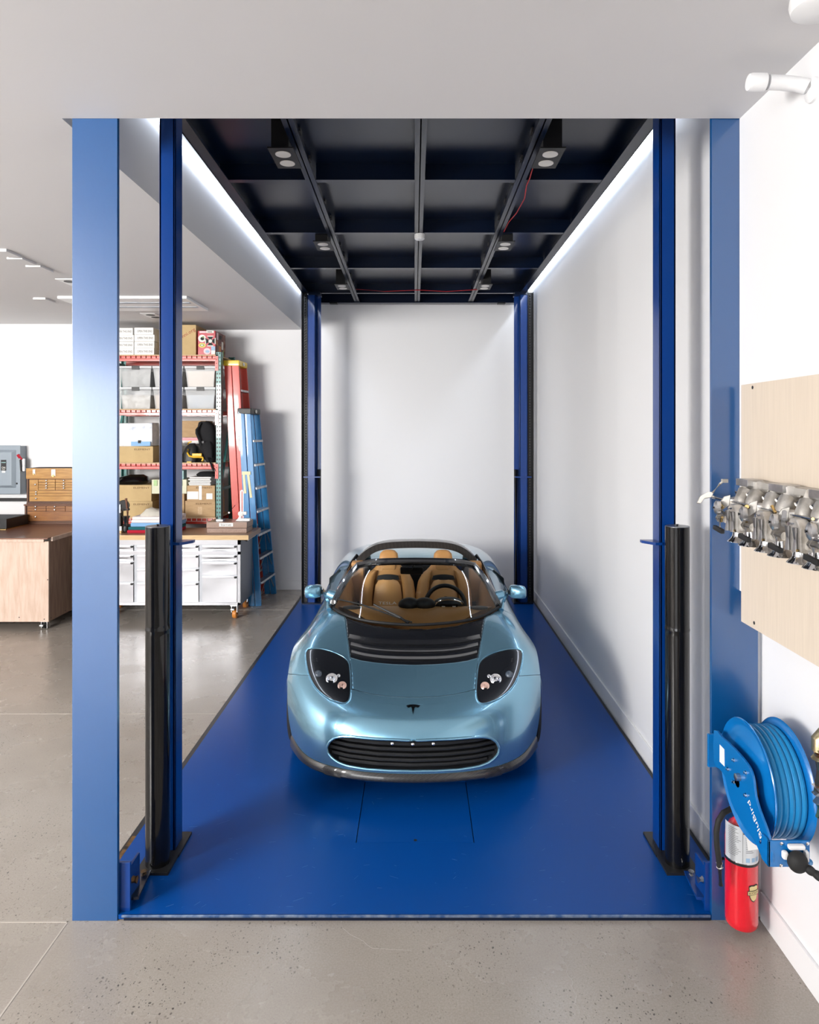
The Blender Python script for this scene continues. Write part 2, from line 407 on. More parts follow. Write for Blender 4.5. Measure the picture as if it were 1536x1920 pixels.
# ------------------------------------------------------------------ the room
YF, YB, YBL, ZC = 2.993, 9.25, 8.75, 3.52       # shaft front plane, back wall, back wall of the left bay, ceiling
XR, XRU, XSR, XSL = 1.52, 1.414, 1.485, -1.56    # right wall, its upper bump-out, shaft wall right, ceiling edge left
XL, YN, XLW = -7.4, -8.0, -9.0
fl = struct('floor', MB().box(XLW, YN, -0.2, XR + 0.3, YB + 0.2, 0.0), 'concrete')
jt = MB().box(-1.536, YN, 0.0, -1.529, YF, 0.0012)
struct('joint', jt, 'crack_fill', fl)
struct('joint', MB().box(XL, 2.985, 0.0, -1.525, 2.992, 0.0012), 'crack_fill', fl)
struct('joint', MB().box(XL, 5.185, 0.0, -1.53, 5.193, 0.0012), 'crack_fill', fl)
struct('joint', MB().box(XL, 8.20, 0.0, -1.53, 8.207, 0.0012), 'crack_fill', fl)
for pts in ([(295, 1740), (270, 1800), (240, 1850), (215, 1905)], [(512, 1735), (500, 1780), (480, 1840), (455, 1880), (460, 1918)], [(1052, 1760), (1060, 1810), (1075, 1850), (1085, 1900)], [(640, 1740), (700, 1778), (770, 1782)]):
    q = [Vector(((u - U0) * HC / (v - V0), HC * FPX / (v - V0), 0.0)) for u, v in pts]; cm = MB()
    for k in range(len(q) - 1):
        n_ = 6
        for e in range(n_):
            a_, b_2 = q[k].lerp(q[k + 1], e / n_), q[k].lerp(q[k + 1], (e + 1) / n_); rj = lambda p: Vector((p.x + 0.006 * math.sin(p.y * 90), p.y, p.z))
            cm.bar(rj(a_) + Vector((0, 0, .0002)), rj(b_2) + Vector((0, 0, .0002)), .0009, .0005, up=(0, 0, 1))
    struct('hairline_crack', cm, 'crack_fill', fl)
struct('wall_back', MB().box(-4.15, YB, 0, XSR + 0.1, YB + 0.2, 4.6), 'wall_paint')
struct('wall_back_left', MB().box(XL, YBL, 0, -4.15, YB + 0.2, ZC + 0.1), 'wall_paint')
struct('wall_right', MB().box(XR, YN, 0, XR + 0.2, YF + 0.03, 4.6), 'wall_paint')
struct('wall_right_upper', MB().box(XRU, YN, 1.45, XR + 0.02, YF + 0.004, ZC + 0.02), 'wall_paint')
struct('wall_shaft_right', MB().box(XSR, YF + 0.03, 0, XR + 0.2, YB + 0.02, 4.6), 'wall_paint')
struct('wall_left', MB().box(XL - 0.2, -1.5, 0, XL, YB, ZC), 'wall_paint')
struct('wall_return', MB().box(XLW, -1.5, 0, -7.25, -1.3, ZC).box(-4.75, -1.5, 0, -4.6, -1.3, ZC).box(-7.25, -1.5, 0, -4.75, -1.3, 1.95).box(-7.25, -1.5, 3.45, -4.75, -1.3, ZC), 'wall_paint')  # unseen wall added to carry the side window lamp
struct('wall_rear_left', MB().box(XLW - 0.2, YN, 0, XLW, -1.3, ZC), 'wall_paint')
struct('wall_behind', MB().box(XLW - 0.2, YN - 0.2, 0, -8.15, YN, ZC).box(-3.05, YN - 0.2, 0, XR + 0.2, YN, ZC).box(-8.15, YN - 0.2, 3.4, -3.05, YN, ZC), 'wall_paint')
struct('ceiling', MB().box(XLW, YN, ZC, XR + 0.2, YF, 4.6).box(XL, YF, ZC, XSL, YB + 0.1, 4.6), 'ceiling_paint')
struct('shaft_light_lid', MB().box(XSL - 0.1, YF - 0.1, 4.6, XSR + 0.2, YB + 0.1, 4.7), 'black_satin')  # unseen black lid added to stop light leaking into the shaft
struct('baseboard_back', MB().box(-4.15, YB - 0.014, 0, XSR, YB, 0.125), 'trim_paint', bevel=0.003)
struct('baseboard_right', MB().box(XR - 0.014, YN, 0, XR, YF + 0.01, 0.125), 'trim_paint', bevel=0.003)
struct('baseboard_shaft', MB().box(XSR - 0.014, YF + 0.03, 0.0, XSR, YB, 0.135), 'trim_paint', bevel=0.003)

# ------------------------------------------------------------------ lift platform in the floor
X0, X1, PY1, PZ = -1.475, 1.435, 9.05, 0.025
pl = thing('lift_platform', 'glossy blue steel car platform on the floor, carrying the light blue sports car', 'platform', (0, YF, 0))
HX0, HX1, HY0, HY1 = WX(667, 3.52), WX(890, 3.52), 3.523, 4.14
mb = MB()
mb.box(X0, YF + 0.028, 0.006, HX0, PY1, PZ).box(HX1, YF + 0.028, 0.006, X1, PY1, PZ).box(HX0, YF + 0.028, 0.006, HX1, HY0, PZ).box(-1.315, YF + 0.006, 0.006, 1.290, YF + 0.028, PZ).box(HX0, HY1, 0.006, HX1, PY1, PZ)
part('deck', mb, 'deck_blue', pl)
part('hatch_well', MB().box(HX0, HY0, 0.006, HX1, HY1, 0.012), 'black_satin', pl)
h = part('hatch', MB().box(HX0 + 0.004, HY0 + 0.003, 0.012, HX1 - 0.004, HY1 - 0.004, PZ - 0.001), 'deck_blue', pl, bevel=0.0015)
part('finger_hole', MB().cyl(W(779, 1572, 3.545) * 1, W(779, 1572, 3.545) + Vector((0, 0, 0.002)), 0.009, n=14).mapv(lambda p: Vector((p.x, p.y, PZ - 0.0012 if p.z < WZ(1572, 3.545) + 0.001 else PZ + 0.0004))), 'black_satin', h)
part('front_edge', MB().box(-1.30, YF + 0.001, 0.014, 1.287, YF + 0.010, PZ), 'edge_steel', pl, bevel=0.002)
part('front_fascia', MB().box(-1.29, YF + 0.004, 0.0005, 1.287, YF + 0.012, 0.014), 'blue_deck_dark', pl)
part('edge_gap', MB().box(X0 - 0.045, YF + 0.024, 0.0005, X0, PY1, 0.005), 'black_satin', pl)
part('edge_gap', MB().box(X1, YF + 0.025, 0.0005, XSR - 0.016, PY1, 0.005), 'black_satin', pl)
part('wear_strip', MB().box(X0 - 0.035, YF + 0.10, 0.005, X0 - 0.006, YF + 0.62, 0.0065), 'rust', pl)

mbs = MB(); rs = random.Random(3)
for k in range(230):
    x, y = rs.uniform(X0 + .03, X1 - .03), YF + .05 + 4.2 * rs.random() ** 1.8; ln = rs.uniform(.004, .035) * (2.2 if rs.random() < .08 else 1); a_ = rs.gauss(.25, .7)
    mbs.bar((x, y, PZ + .0001), (x + ln * math.cos(a_), y + ln * math.sin(a_), PZ + .0001), rs.uniform(.0006, .0016), .0004, up=(0, 0, 1))
part('scratches', mbs, 'scuff', pl, kind='stuff')
# ------------------------------------------------------------------ front frame plates
solo('frame_plate', 'wide blue steel plate standing from floor to ceiling beside the tool storage bay', 'steel column',
     MB().box(-1.516, YF + 0.002, 0, -1.317, YF + 0.024, ZC + 0.06), 'blue_plate', bevel=0.002, group='frame plates of the shaft')
solo('frame_plate', 'wide blue steel plate standing behind the fire extinguisher and hose reel', 'steel column',
     MB().box(1.292, YF + 0.006, 0, 1.497, YF + 0.026, ZC + 0.06), 'blue_plate', bevel=0.002, group='frame plates of the shaft')

# ------------------------------------------------------------------ lift posts
def front_post(sg, label):
    t = thing('lift_post', label, 'lift post', (sg * 1.275, 3.49, PZ), group='lift posts')
    a, b_ = 1.223, 1.302
    part('mast', MB().box(sg * a, 3.44, PZ, sg * b_, 3.445 + 0.012, 3.85).box(sg * a, 3.44, PZ, sg * (a + 0.012), 3.55, 3.85).box(sg * b_, 3.44, PZ, sg * (b_ - 0.012), 3.55, 3.85), 'blue_steel', t, bevel=0.003)
    part('guide_flange', MB().box(sg * (a + 0.012), 3.50, PZ, sg * (b_ - 0.012), 3.545, 3.85), 'blue_deck_dark', t)
    part('stop_tab', MB().prism([(sg * 1.232, 3.43, 1.575), (sg * 1.196, 3.43, 1.575), (sg * 1.15, 3.50, 1.575), (sg * 1.15, 3.53, 1.575), (sg * 1.232, 3.53, 1.575)], (0, 0, 0.014)), 'blue_steel', t, bevel=0.001)
    part('foot_plate', MB().box(sg * 1.19, 3.4035, PZ, sg * 1.34, 3.60, PZ + 0.012), 'black_satin', t)
    return t
front_post(-1, 'blue steel lift post at the shaft corner by the tool storage, behind a black cylinder')
front_post(1, 'blue steel lift post at the shaft corner by the white wall, behind a black cylinder')
def ram(sg, label):
    cx, cy, r = sg * 1.273, 3.345, 0.0575
    t = thing('hydraulic_cylinder', label, 'cylinder', (cx, cy, PZ), group='black hydraulic cylinders')
    part('barrel', MB().lathe([(r, 0), (r, 0.02), (r, 1.12), (r, 1.138), (r + 0.0012, 1.142), (r + 0.0012, 1.15), (r, 1.154), (r, 1.172), (r, 1.63), (r, 1.648)], (cx, cy, PZ + 0.01), (0, 0, 1), 40), 'black_gloss', t)
    part('end_cap', MB().lathe([(r - 0.001, 0), (r - 0.001, 0.003), (0.012, 0.0035), (0.009, 0.0035)], (cx, cy, PZ + 1.657), (0, 0, 1), 32), 'stainless_dark', t)
    part('cap_bolt', MB().cyl((cx, cy, PZ + 1.66), (cx, cy, PZ + 1.668), 0.008), 'black_satin', t)
    part('base_plate', MB().prism([(cx - 0.08, 3.262, PZ), (cx + 0.08, 3.262, PZ), (cx + 0.08, 3.404, PZ), (cx - 0.08, 3.404, PZ)], (0, 0, 0.013)), 'black_satin', t)
    return t
ram(-1, 'tall black hydraulic cylinder in front of the lift post by the tool storage')
ram(1, 'tall black hydraulic cylinder in front of the lift post by the white wall')
# guide brackets at the foot of the frame plates
for sg, lab in ((-1, 'blue steel guide bracket at the foot of the plate by the tool storage'), (1, 'blue steel guide bracket with bolts at the foot of the plate by the extinguisher')):
    t = thing('guide_bracket', lab, 'bracket', (sg * 1.34, 3.1, PZ))
    part('angle_plate', MB().box(sg * 1.272, 3.02, PZ, sg * 1.40, 3.035, 0.24).box(sg * 1.285, 3.035, PZ, sg * 1.297, 3.16, 0.20), 'blue_steel', t, bevel=0.002)
    part('link_bar', MB().bar((sg * 1.27, 3.05, PZ + 0.035), (sg * 1.30, 3.268, PZ + 0.012), 0.045, 0.012, up=(0, 0, 1)), 'blue_steel' if sg > 0 else 'blue_deck_dark', t)  # storage-side bar in a darker blue: shadow put into its colour
    part('bolt', MB().cyl((sg * 1.262, 3.075, 0.13), (sg * 1.286, 3.075, 0.13), 0.016, n=6), 'aluminium' if sg > 0 else 'rust', t)
    part('bolt', MB().cyl((sg * 1.297, 3.235, PZ + 0.017), (sg * 1.297, 3.235, PZ + 0.040), 0.015, n=6), 'aluminium' if sg > 0 else 'rust', t)
# rear posts with their black drive chains
def rear_post(sg, label, chain_label):
    Y = 8.42; k = -sg
    t = thing('lift_post', label, 'lift post', (sg * 1.30, Y, PZ), group='lift posts')
    part('mast', MB().box(sg * 1.26, Y, PZ, sg * 1.36, Y + 0.012, 3.828).box(sg * 1.26, Y, PZ, sg * 1.272, Y + 0.12, 3.828).box(sg * 1.348, Y, PZ, sg * 1.36, Y + 0.12, 3.828), 'blue_steel', t, bevel=0.003)
    part('guide_flange', MB().box(sg * 1.205, Y + 0.10, PZ, sg * 1.26, Y + 0.115, 3.828), 'blue_steel', t, bevel=0.002)
    part('stop_tab', MB().prism([(sg * 1.20, Y - 0.03, 1.575), (sg * 1.402, Y - 0.03, 1.575), (sg * 1.402, Y + 0.003, 1.575), (sg * 1.361, Y + 0.003, 1.575), (sg * 1.361, Y + 0.03, 1.575), (sg * 1.20, Y + 0.03, 1.575)], (0, 0, 0.015)), 'blue_steel', t)
    part('ram', MB().cyl((sg * 1.222, Y + 0.06, PZ), (sg * 1.222, Y + 0.06, 1.67), 0.024), 'black_satin', t)
    part('foot_plate', MB().box(sg * 1.18, Y - 0.05, PZ, sg * 1.42, Y + 0.18, PZ + 0.012), 'blue_deck_dark', t)
    c = thing('drive_chain', chain_label, 'chain', (sg * 1.40, Y + 0.02, PZ), group='drive chains beside the rear posts')
    part('channel', MB().box(sg * 1.3605, Y + 0.03, PZ + 0.011, sg * 1.43, Y + 0.05, 3.861).box(sg * 1.422, Y - 0.02, PZ + 0.011, sg * 1.43, Y + 0.05, 3.861), 'black_satin', c)
    mb = MB(); z = 0.1
    while z < 3.83: mb.box(sg * 1.384, Y + 0.004, z, sg * 1.396, Y + 0.031, z + 0.016); z += 0.0335
    part('link_row', mb, 'dark_grey', c, kind='stuff')
rear_post(-1, 'slim blue lift post at the back of the shaft, next to the stepladder corner', 'black roller chain running up beside the rear post near the ladders')
rear_post(1, 'slim blue lift post at the back of the shaft, against the white side wall', 'black roller chain running up beside the rear post at the side wall')

# ------------------------------------------------------------------ upper platform, seen from below
up = thing('upper_platform', 'dark blue steel platform hanging overhead, ribbed underside above the car', 'platform', (0, 6.0, 3.86))
ZB = 3.86
def xl(y): return -1.352 - (y - 3.888) * 0.0178
def lx(y, a, b_): return a + (b_ - a) * (y - 3.748) / (9.04 - 3.748)
ya, yb = 3.05, 9.10
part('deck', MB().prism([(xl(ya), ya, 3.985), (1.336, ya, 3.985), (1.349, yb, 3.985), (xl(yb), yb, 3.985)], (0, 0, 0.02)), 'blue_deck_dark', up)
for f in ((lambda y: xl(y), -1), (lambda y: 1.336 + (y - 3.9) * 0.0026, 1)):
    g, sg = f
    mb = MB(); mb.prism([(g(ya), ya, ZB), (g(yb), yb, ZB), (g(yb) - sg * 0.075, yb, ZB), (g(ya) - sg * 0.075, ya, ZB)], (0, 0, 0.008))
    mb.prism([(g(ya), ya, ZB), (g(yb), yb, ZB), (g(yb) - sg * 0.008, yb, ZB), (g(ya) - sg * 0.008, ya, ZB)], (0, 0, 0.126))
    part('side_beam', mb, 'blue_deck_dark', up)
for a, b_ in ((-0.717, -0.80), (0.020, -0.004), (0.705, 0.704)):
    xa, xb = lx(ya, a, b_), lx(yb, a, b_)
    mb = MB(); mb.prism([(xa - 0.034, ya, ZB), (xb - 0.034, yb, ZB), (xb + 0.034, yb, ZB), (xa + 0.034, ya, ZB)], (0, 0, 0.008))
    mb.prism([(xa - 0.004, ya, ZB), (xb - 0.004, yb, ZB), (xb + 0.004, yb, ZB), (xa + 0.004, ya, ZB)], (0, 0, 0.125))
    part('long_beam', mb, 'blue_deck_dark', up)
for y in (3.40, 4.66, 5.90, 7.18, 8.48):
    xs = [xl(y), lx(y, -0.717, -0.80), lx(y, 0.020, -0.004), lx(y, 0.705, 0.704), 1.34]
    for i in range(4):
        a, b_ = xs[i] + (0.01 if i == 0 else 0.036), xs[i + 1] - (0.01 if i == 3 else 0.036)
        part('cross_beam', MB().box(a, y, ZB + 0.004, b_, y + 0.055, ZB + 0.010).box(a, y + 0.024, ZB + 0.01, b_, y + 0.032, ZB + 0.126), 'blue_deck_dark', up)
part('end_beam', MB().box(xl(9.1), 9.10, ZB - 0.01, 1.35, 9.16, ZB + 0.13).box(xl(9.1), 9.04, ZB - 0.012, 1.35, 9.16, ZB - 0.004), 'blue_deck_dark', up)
for sg in (-1, 1):
    part('corner_block', MB().box(sg * 1.06, 9.0, ZB - 0.03, sg * 1.16, 9.09, ZB - 0.012), 'black_satin', up)
    part('lift_lug', MB().box(sg * 1.20, 8.40, ZB - 0.032, sg * 1.345, 8.58, ZB + 0.001), 'blue_deck_dark', up)
mb = MB()
for y in np.arange(3.7, 8.9, 0.42):
    for x, sg in ((lx(y, -0.717, -0.80), 1), (lx(y, 0.020, -0.004), -1), (lx(y, 0.705, 0.704), -1)): mb.box(x + sg * 0.004, y, 3.96, x + sg * 0.016, y + 0.07, 3.985)
part('weld', mb, 'dark_grey', up, kind='stuff')
for sg, lab in ((-1, 'bright white LED strip on the ceiling edge above the storage bay side'), (1, 'bright white LED strip high on the white side wall of the shaft')):
    g = (lambda y: XSL + 0.0005) if sg < 0 else (lambda y: XSR - 0.0005)
    solo('led_strip', lab, 'light strip', MB().prism([(g(3.6), 3.6, 4.02), (g(9.1), 9.1, 4.02), (g(9.1) - sg * 0.03, 9.1, 4.02), (g(3.6) - sg * 0.03, 3.6, 4.02)], (0, 0, 0.016)), 'led', group='LED strips beside the overhead platform')
spots = [(-0.80, 4.13), (-0.835, 6.09), (-0.86, 7.82), (0.79, 4.13), (0.775, 6.09), (0.77, 7.82)]
sl = ['by the front cross beam, storage bay side', 'by the middle cross beam, storage bay side', 'by the rear cross beam, storage bay side',
      'by the front cross beam, side wall half', 'by the middle cross beam, side wall half', 'by the rear cross beam, side wall half']
for (x, y), lab in zip(spots, sl):
    t = thing('twin_downlight', 'black twin-lamp downlight box under the platform, ' + lab, 'downlight', (x, y, 3.80), group='twin downlights under the overhead platform')
    be = (lx(y + 0.12, -0.717, -0.80) - 0.0335) if x < 0 else (lx(y, 0.705, 0.704) + 0.0335)      # edge of the beam flange next to the box
    part('housing', MB().box(x - 0.06 if x < 0 else be, y - 0.12, 3.805, be if x < 0 else x + 0.06, y + 0.12, 3.986), 'black_satin', t)
    part('trim_plate', MB().box(x - 0.075, y - 0.155, 3.797, x + 0.075, y + 0.155, 3.805), 'black_satin', t)
    for dy in (-0.068, 0.068):
        part('lamp', MB().lathe([(0.046, 0), (0.046, -0.004), (0.038, -0.003), (0.0, -0.001)], (x, y + dy, 3.797), (0, 0, 1), 24), 'lamp_glass', t)
solo('smoke_detector', 'small round white detector under the middle beam of the overhead platform', 'detector',
     MB().lathe([(0.044, 0.02), (0.046, 0.0), (0.044, -0.022), (0.032, -0.03), (0.0, -0.031)], (WX(787, 5.94), 5.94, 3.842), (0, 0, 1), 28), 'white_plastic')
solo('red_wire', 'thin red wire running along the side-wall beam of the overhead platform', 'wire',
     MB().tube([(0.748, 4.32, 3.862), (0.752, 4.5, 3.858), (0.76, 4.62, 3.8595), (0.76, 4.76, 3.8595), (0.785, 5.0, 3.852), (0.775, 5.35, 3.856), (0.748, 5.6, 3.862), (0.743, 5.86, 3.862)], 0.004, 6), 'red_wire')
solo('red_wire', 'thin red wire strung across the overhead platform near its rear edge', 'wire',
     MB().tube([(-0.748, 8.25, 3.864), (-0.4, 8.3, 3.846), (-0.06, 8.28, 3.856), (0.06, 8.28, 3.8565), (0.35, 8.3, 3.845), (0.66, 8.26, 3.856), (0.735, 8.25, 3.8565)], 0.004, 6), 'red_wire')
# ------------------------------------------------------------------ the sports car (local axes: x across, y from nose to tail, z up from the tyres)
CARY = 3.88
car = thing('sports_car', 'light blue open two-seat sports car with tan seats parked on the blue platform', 'car', (-0.027, CARY, PZ), -0.008)
def cp(name, mb, m, parent=None, **k): return part(name, mb, m, parent or car, local=True, **k)
ROWS = [
 [(0, .012, .165), (.2, .022, .165), (.373, .053, .166), (.527, .114, .170), (.64, .196, .178), (.709, .30, .188), (.772, .43, .200)],
 [(0, -.004, .262), (.2, .006, .262), (.375, .036, .263), (.533, .098, .268), (.652, .185, .278), (.725, .295, .292), (.793, .43, .308)],
 [(0, .006, .365), (.2, .016, .365), (.375, .048, .368), (.535, .113, .376), (.66, .203, .392), (.738, .31, .408), (.803, .44, .42)],
 [(0, .055, .456), (.2, .065, .458), (.375, .097, .463), (.53, .158, .477), (.656, .245, .499), (.740, .345, .516), (.808, .47, .52)],
 [(0, .165, .506), (.2, .175, .508), (.37, .198, .519), (.522, .252, .545), (.65, .332, .582), (.744, .428, .602), (.814, .54, .575)],
 [(0, .34, .550), (.2, .345, .554), (.36, .362, .571), (.505, .402, .608), (.64, .465, .656), (.747, .545, .676), (.820, .64, .625)],
 [(0, .55, .605), (.2, .552, .608), (.355, .565, .626), (.495, .592, .667), (.633, .632, .711), (.747, .685, .724), (.826, .76, .65)],
 [(0, .74, .662), (.2, .74, .665), (.355, .75, .681), (.49, .766, .712), (.63, .792, .744), (.742, .832, .744), (.818, .89, .66)],
 [(0, .93, .730), (.2, .93, .733), (.355, .936, .744), (.49, .952, .763), (.63, .972, .776), (.733, 1.0, .755), (.806, 1.04, .665)],
 [(0, 1.20, .80), (.2, 1.20, .80), (.355, 1.20, .80), (.49, 1.20, .80), (.63, 1.20, .80), (.725, 1.20, .765), (.795, 1.22, .665)],
 [(0, 1.5, .82), (.2, 1.5, .82), (.355, 1.5, .82), (.49, 1.5, .82), (.62, 1.5, .825), (.72, 1.5, .78), (.79, 1.5, .67)],
 [(0, 1.9, .85), (.2, 1.9, .85), (.355, 1.9, .85), (.49, 1.9, .85), (.61, 1.9, .865), (.72, 1.9, .80), (.79, 1.9, .67)],
 [(0, 2.2, .93), (.2, 2.2, .93), (.355, 2.2, .93), (.48, 2.2, .92), (.60, 2.2, .905), (.73, 2.2, .83), (.81, 2.2, .67)],
 [(0, 2.5, .985), (.2, 2.5, .985), (.355, 2.5, .98), (.47, 2.5, .965), (.61, 2.5, .935), (.76, 2.5, .85), (.845, 2.5, .66)],
 [(0, 2.9, .965), (.2, 2.9, .965), (.355, 2.9, .962), (.49, 2.9, .955), (.645, 2.9, .93), (.78, 2.9, .84), (.855, 2.9, .64)],
 [(0, 3.3, .925), (.2, 3.3, .925), (.355, 3.3, .925), (.5, 3.3, .925), (.65, 3.3, .905), (.78, 3.3, .82), (.85, 3.3, .63)],
 [(0, 3.65, .895), (.2, 3.65, .895), (.355, 3.65, .895), (.5, 3.64, .89), (.63, 3.62, .865), (.74, 3.58, .77), (.81, 3.55, .61)],
 [(0, 3.86, .87), (.2, 3.86, .87), (.355, 3.85, .868), (.5, 3.83, .855), (.62, 3.79, .82), (.71, 3.74, .73), (.775, 3.68, .58)],
 [(0, 3.94, .72), (.2, 3.94, .72), (.355, 3.93, .71), (.5, 3.90, .69), (.61, 3.86, .65), (.70, 3.80, .58), (.765, 3.72, .48)],
 [(0, 3.95, .50), (.2, 3.95, .50), (.355, 3.94, .50), (.5, 3.91, .49), (.61, 3.87, .46), (.70, 3.81, .42), (.77, 3.72, .36)],
 [(0, 3.90, .28), (.2, 3.90, .28), (.355, 3.89, .28), (.5, 3.86, .28), (.61, 3.82, .28), (.70, 3.77, .28), (.77, 3.70, .28)],
]
R = np.array(ROWS)                              # rows x 7 x 3
def bsp(n_ctrl, per, mirror):
    ts = []
    for i in range(n_ctrl - 1): ts += list(i + np.arange(per[i]) / per[i])
    ts.append(n_ctrl - 1 - 1e-9); B = np.zeros((len(ts), n_ctrl)); M = np.zeros((len(ts), n_ctrl))   # M: weight on mirrored points
    for a, t in enumerate(ts):
        i = int(t); x = t - i
        wts = [(1 - x) ** 3 / 6, (3 * x ** 3 - 6 * x * x + 4) / 6, (-3 * x ** 3 + 3 * x * x + 3 * x + 1) / 6, x ** 3 / 6]
        for q, wt in zip((i - 1, i, i + 1, i + 2), wts):
            if q < 0:
                if mirror: M[a, 1] += wt
                else: B[a, 0] += 2 * wt; B[a, 1] -= wt
            elif q >= n_ctrl: B[a, n_ctrl - 1] += 2 * wt; B[a, n_ctrl - 2] -= wt
            else: B[a, q] += wt
    return B, M
nR = R.shape[0]
BR, _ = bsp(nR, [22] * 10 + [8] * (nR - 11), False)
BK, MK = bsp(7, [20] * 6, True)
tmp = np.einsum('ar,rkc->akc', BR, R); neg = tmp * np.array([-1, 1, 1])
G = np.einsum('bk,akc->abc', BK, tmp) + np.einsum('bk,akc->abc', MK, neg)
NA, NBk = G.shape[0], G.shape[1]
def proj(p):                                     # folded photo pixel of a car-local point (the car seen along its own axis)
    Y = CARY + p[..., 1]; return 776.0 - np.abs(p[..., 0]) * FPX / Y, V0 + (HC - PZ - p[..., 2]) * FPX / Y
def inpoly(u, v, poly):
    ins = np.zeros(u.shape, bool); n = len(poly); j = n - 1
    for i in range(n):
        xi, yi = poly[i]; xj, yj = poly[j]
        cond = ((yi > v) != (yj > v)); xx = (xj - xi) * (v - yi) / ((yj - yi) if yj != yi else 1e-9) + xi
        ins ^= cond & (u < xx); j = i
    return ins
def smooth_poly(pts, n=6):
    out = []; m = len(pts)
    for i in range(m):
        p0, p1, p2, p3 = [np.array(pts[(i + q) % m], float) for q in (-1, 0, 1, 2)]
        for k in range(n):
            t = k / n; out.append(tuple(0.5 * ((2 * p1) + (p2 - p0) * t + (2 * p0 - 5 * p1 + 4 * p2 - p3) * t * t + (-p0 + 3 * p1 - 3 * p2 + p3) * t ** 3)))
    return out
MOUTH = [(800, 1389), (776, 1388.5), (740, 1387.5), (700, 1385), (665, 1382), (643, 1381), (629, 1384), (619, 1391), (614, 1402), (616, 1412), (623, 1421), (635, 1430), (655, 1437.5), (690, 1442.5), (730, 1445), (776, 1446), (800, 1446)]
HEAD = smooth_poly([(573.5, 1221), (582, 1216.5), (605, 1217), (632, 1226), (652, 1238.5), (656.5, 1262), (658, 1292), (655.5, 1312), (644, 1319), (619, 1311), (594, 1291.5), (580, 1266), (574, 1240)], 5)
VENT = [(800, 1120), (800, 1246.5), (776, 1246.2), (735, 1244.8), (697, 1241.2), (676, 1238), (657, 1232.5), (651, 1195), (645, 1150), (640, 1120)]
HOOD = [(800, 1120), (800, 1307.3), (776, 1307.2), (740, 1306), (705, 1302), (680, 1297), (661, 1291.5), (659.5, 1262), (656, 1238), (654, 1225), (649, 1190), (643, 1150), (638, 1120)]
SEAM = [(800, 1307.3), (776, 1307.2), (740, 1306), (705, 1302), (680, 1297), (658, 1291.5), (655, 1313), (644, 1319), (619, 1311), (594, 1291.5), (580, 1266.5), (520, 1263.5), (480, 1700), (800, 1700)]
COCK = [(-.1, .935), (.10, .94), (.30, .972), (.45, 1.03), (.55, 1.105), (.615, 1.20), (.632, 1.5), (.625, 1.9), (.60, 2.25), (.555, 2.38), (-.1, 2.40)]
def cls_inside(name, P):
    u, v = proj(P)
    front = P[..., 1] < 1.3
    if name == 'cock': return inpoly(P[..., 0], P[..., 1], COCK)
    poly = {'mouth': MOUTH, 'head': HEAD, 'vent': VENT, 'hood': HOOD, 'bumper': SEAM}[name]
    lim = 0.16 if name == 'mouth' else 1.15
    r = inpoly(u, v, poly) & front
    if name == 'vent' or name == 'hood': r &= (P[..., 1] < 1.15)
    return r
moved = np.full((NA, NBk), 9.0)
def snap(name):                                  # pull grid vertices onto the outline so that panels get clean edges
    global G
    ins = cls_inside(name, G); newG = G.copy()
    for (da, db) in ((1, 0), (0, 1), (1, 1), (1, -1)):
        for a in range(NA - da):
            for b0 in range(max(0, -db), NBk - max(0, db)):
                a2, b2 = a + da, b0 + db
                if ins[a, b0] == ins[a2, b2]: continue
                p, q = G[a, b0], G[a2, b2]; lo, hi = 0.0, 1.0
                for _ in range(9):
                    md = (lo + hi) / 2
                    if bool(cls_inside(name, (p + (q - p) * md)[None, :])[0]) == bool(ins[a, b0]): lo = md
                    else: hi = md
                t = (lo + hi) / 2
                if t <= 0.5 and t < moved[a, b0]: newG[a, b0] = p + (q - p) * t; moved[a, b0] = t
                elif t > 0.5 and 1 - t < moved[a2, b2]: newG[a2, b2] = p + (q - p) * t; moved[a2, b2] = 1 - t
    # centre line stays on the centre line
    newG[:, 0, 0] = 0
    G = newG; moved[moved < 9] = -1
for nm in ('mouth', 'head', 'vent', 'hood', 'bumper', 'cock'): snap(nm)
# vertex normals
du = np.gradient(G, axis=0); dk = np.gradient(G, axis=1); NRM = np.cross(dk, du); NRM /= np.linalg.norm(NRM, axis=2, keepdims=True) + 1e-9
NRM[:, 0, 0] = 0
cen = (G[:-1, :-1] + G[1:, :-1] + G[1:, 1:] + G[:-1, 1:]) / 4
CL = np.full(cen.shape[:2], '', dtype=object)
inm = {n: cls_inside(n, cen) for n in ('mouth', 'head', 'vent', 'hood', 'bumper', 'cock')}
cy = cen[..., 1]; rear_row = int((nR - 4) * 0 + 10 * 22 + 8 * 6)
CL[:] = 'fender'; CL[cy > 1.22] = 'door'; CL[cy > 2.32] = 'rear'
arow = np.arange(cen.shape[0])[:, None] * np.ones((1, cen.shape[1]), int)
CL[arow > 10 * 22 + 20] = np.where(cy[arow > 10 * 22 + 20] > 2.32, 'rear', 'door')
CL[inm['bumper']] = 'bumper'; CL[inm['hood']] = 'hood'; CL[inm['vent']] = 'vent'; CL[inm['head']] = 'head'; CL[inm['mouth']] = 'mouth'; CL[inm['cock']] = 'cock'
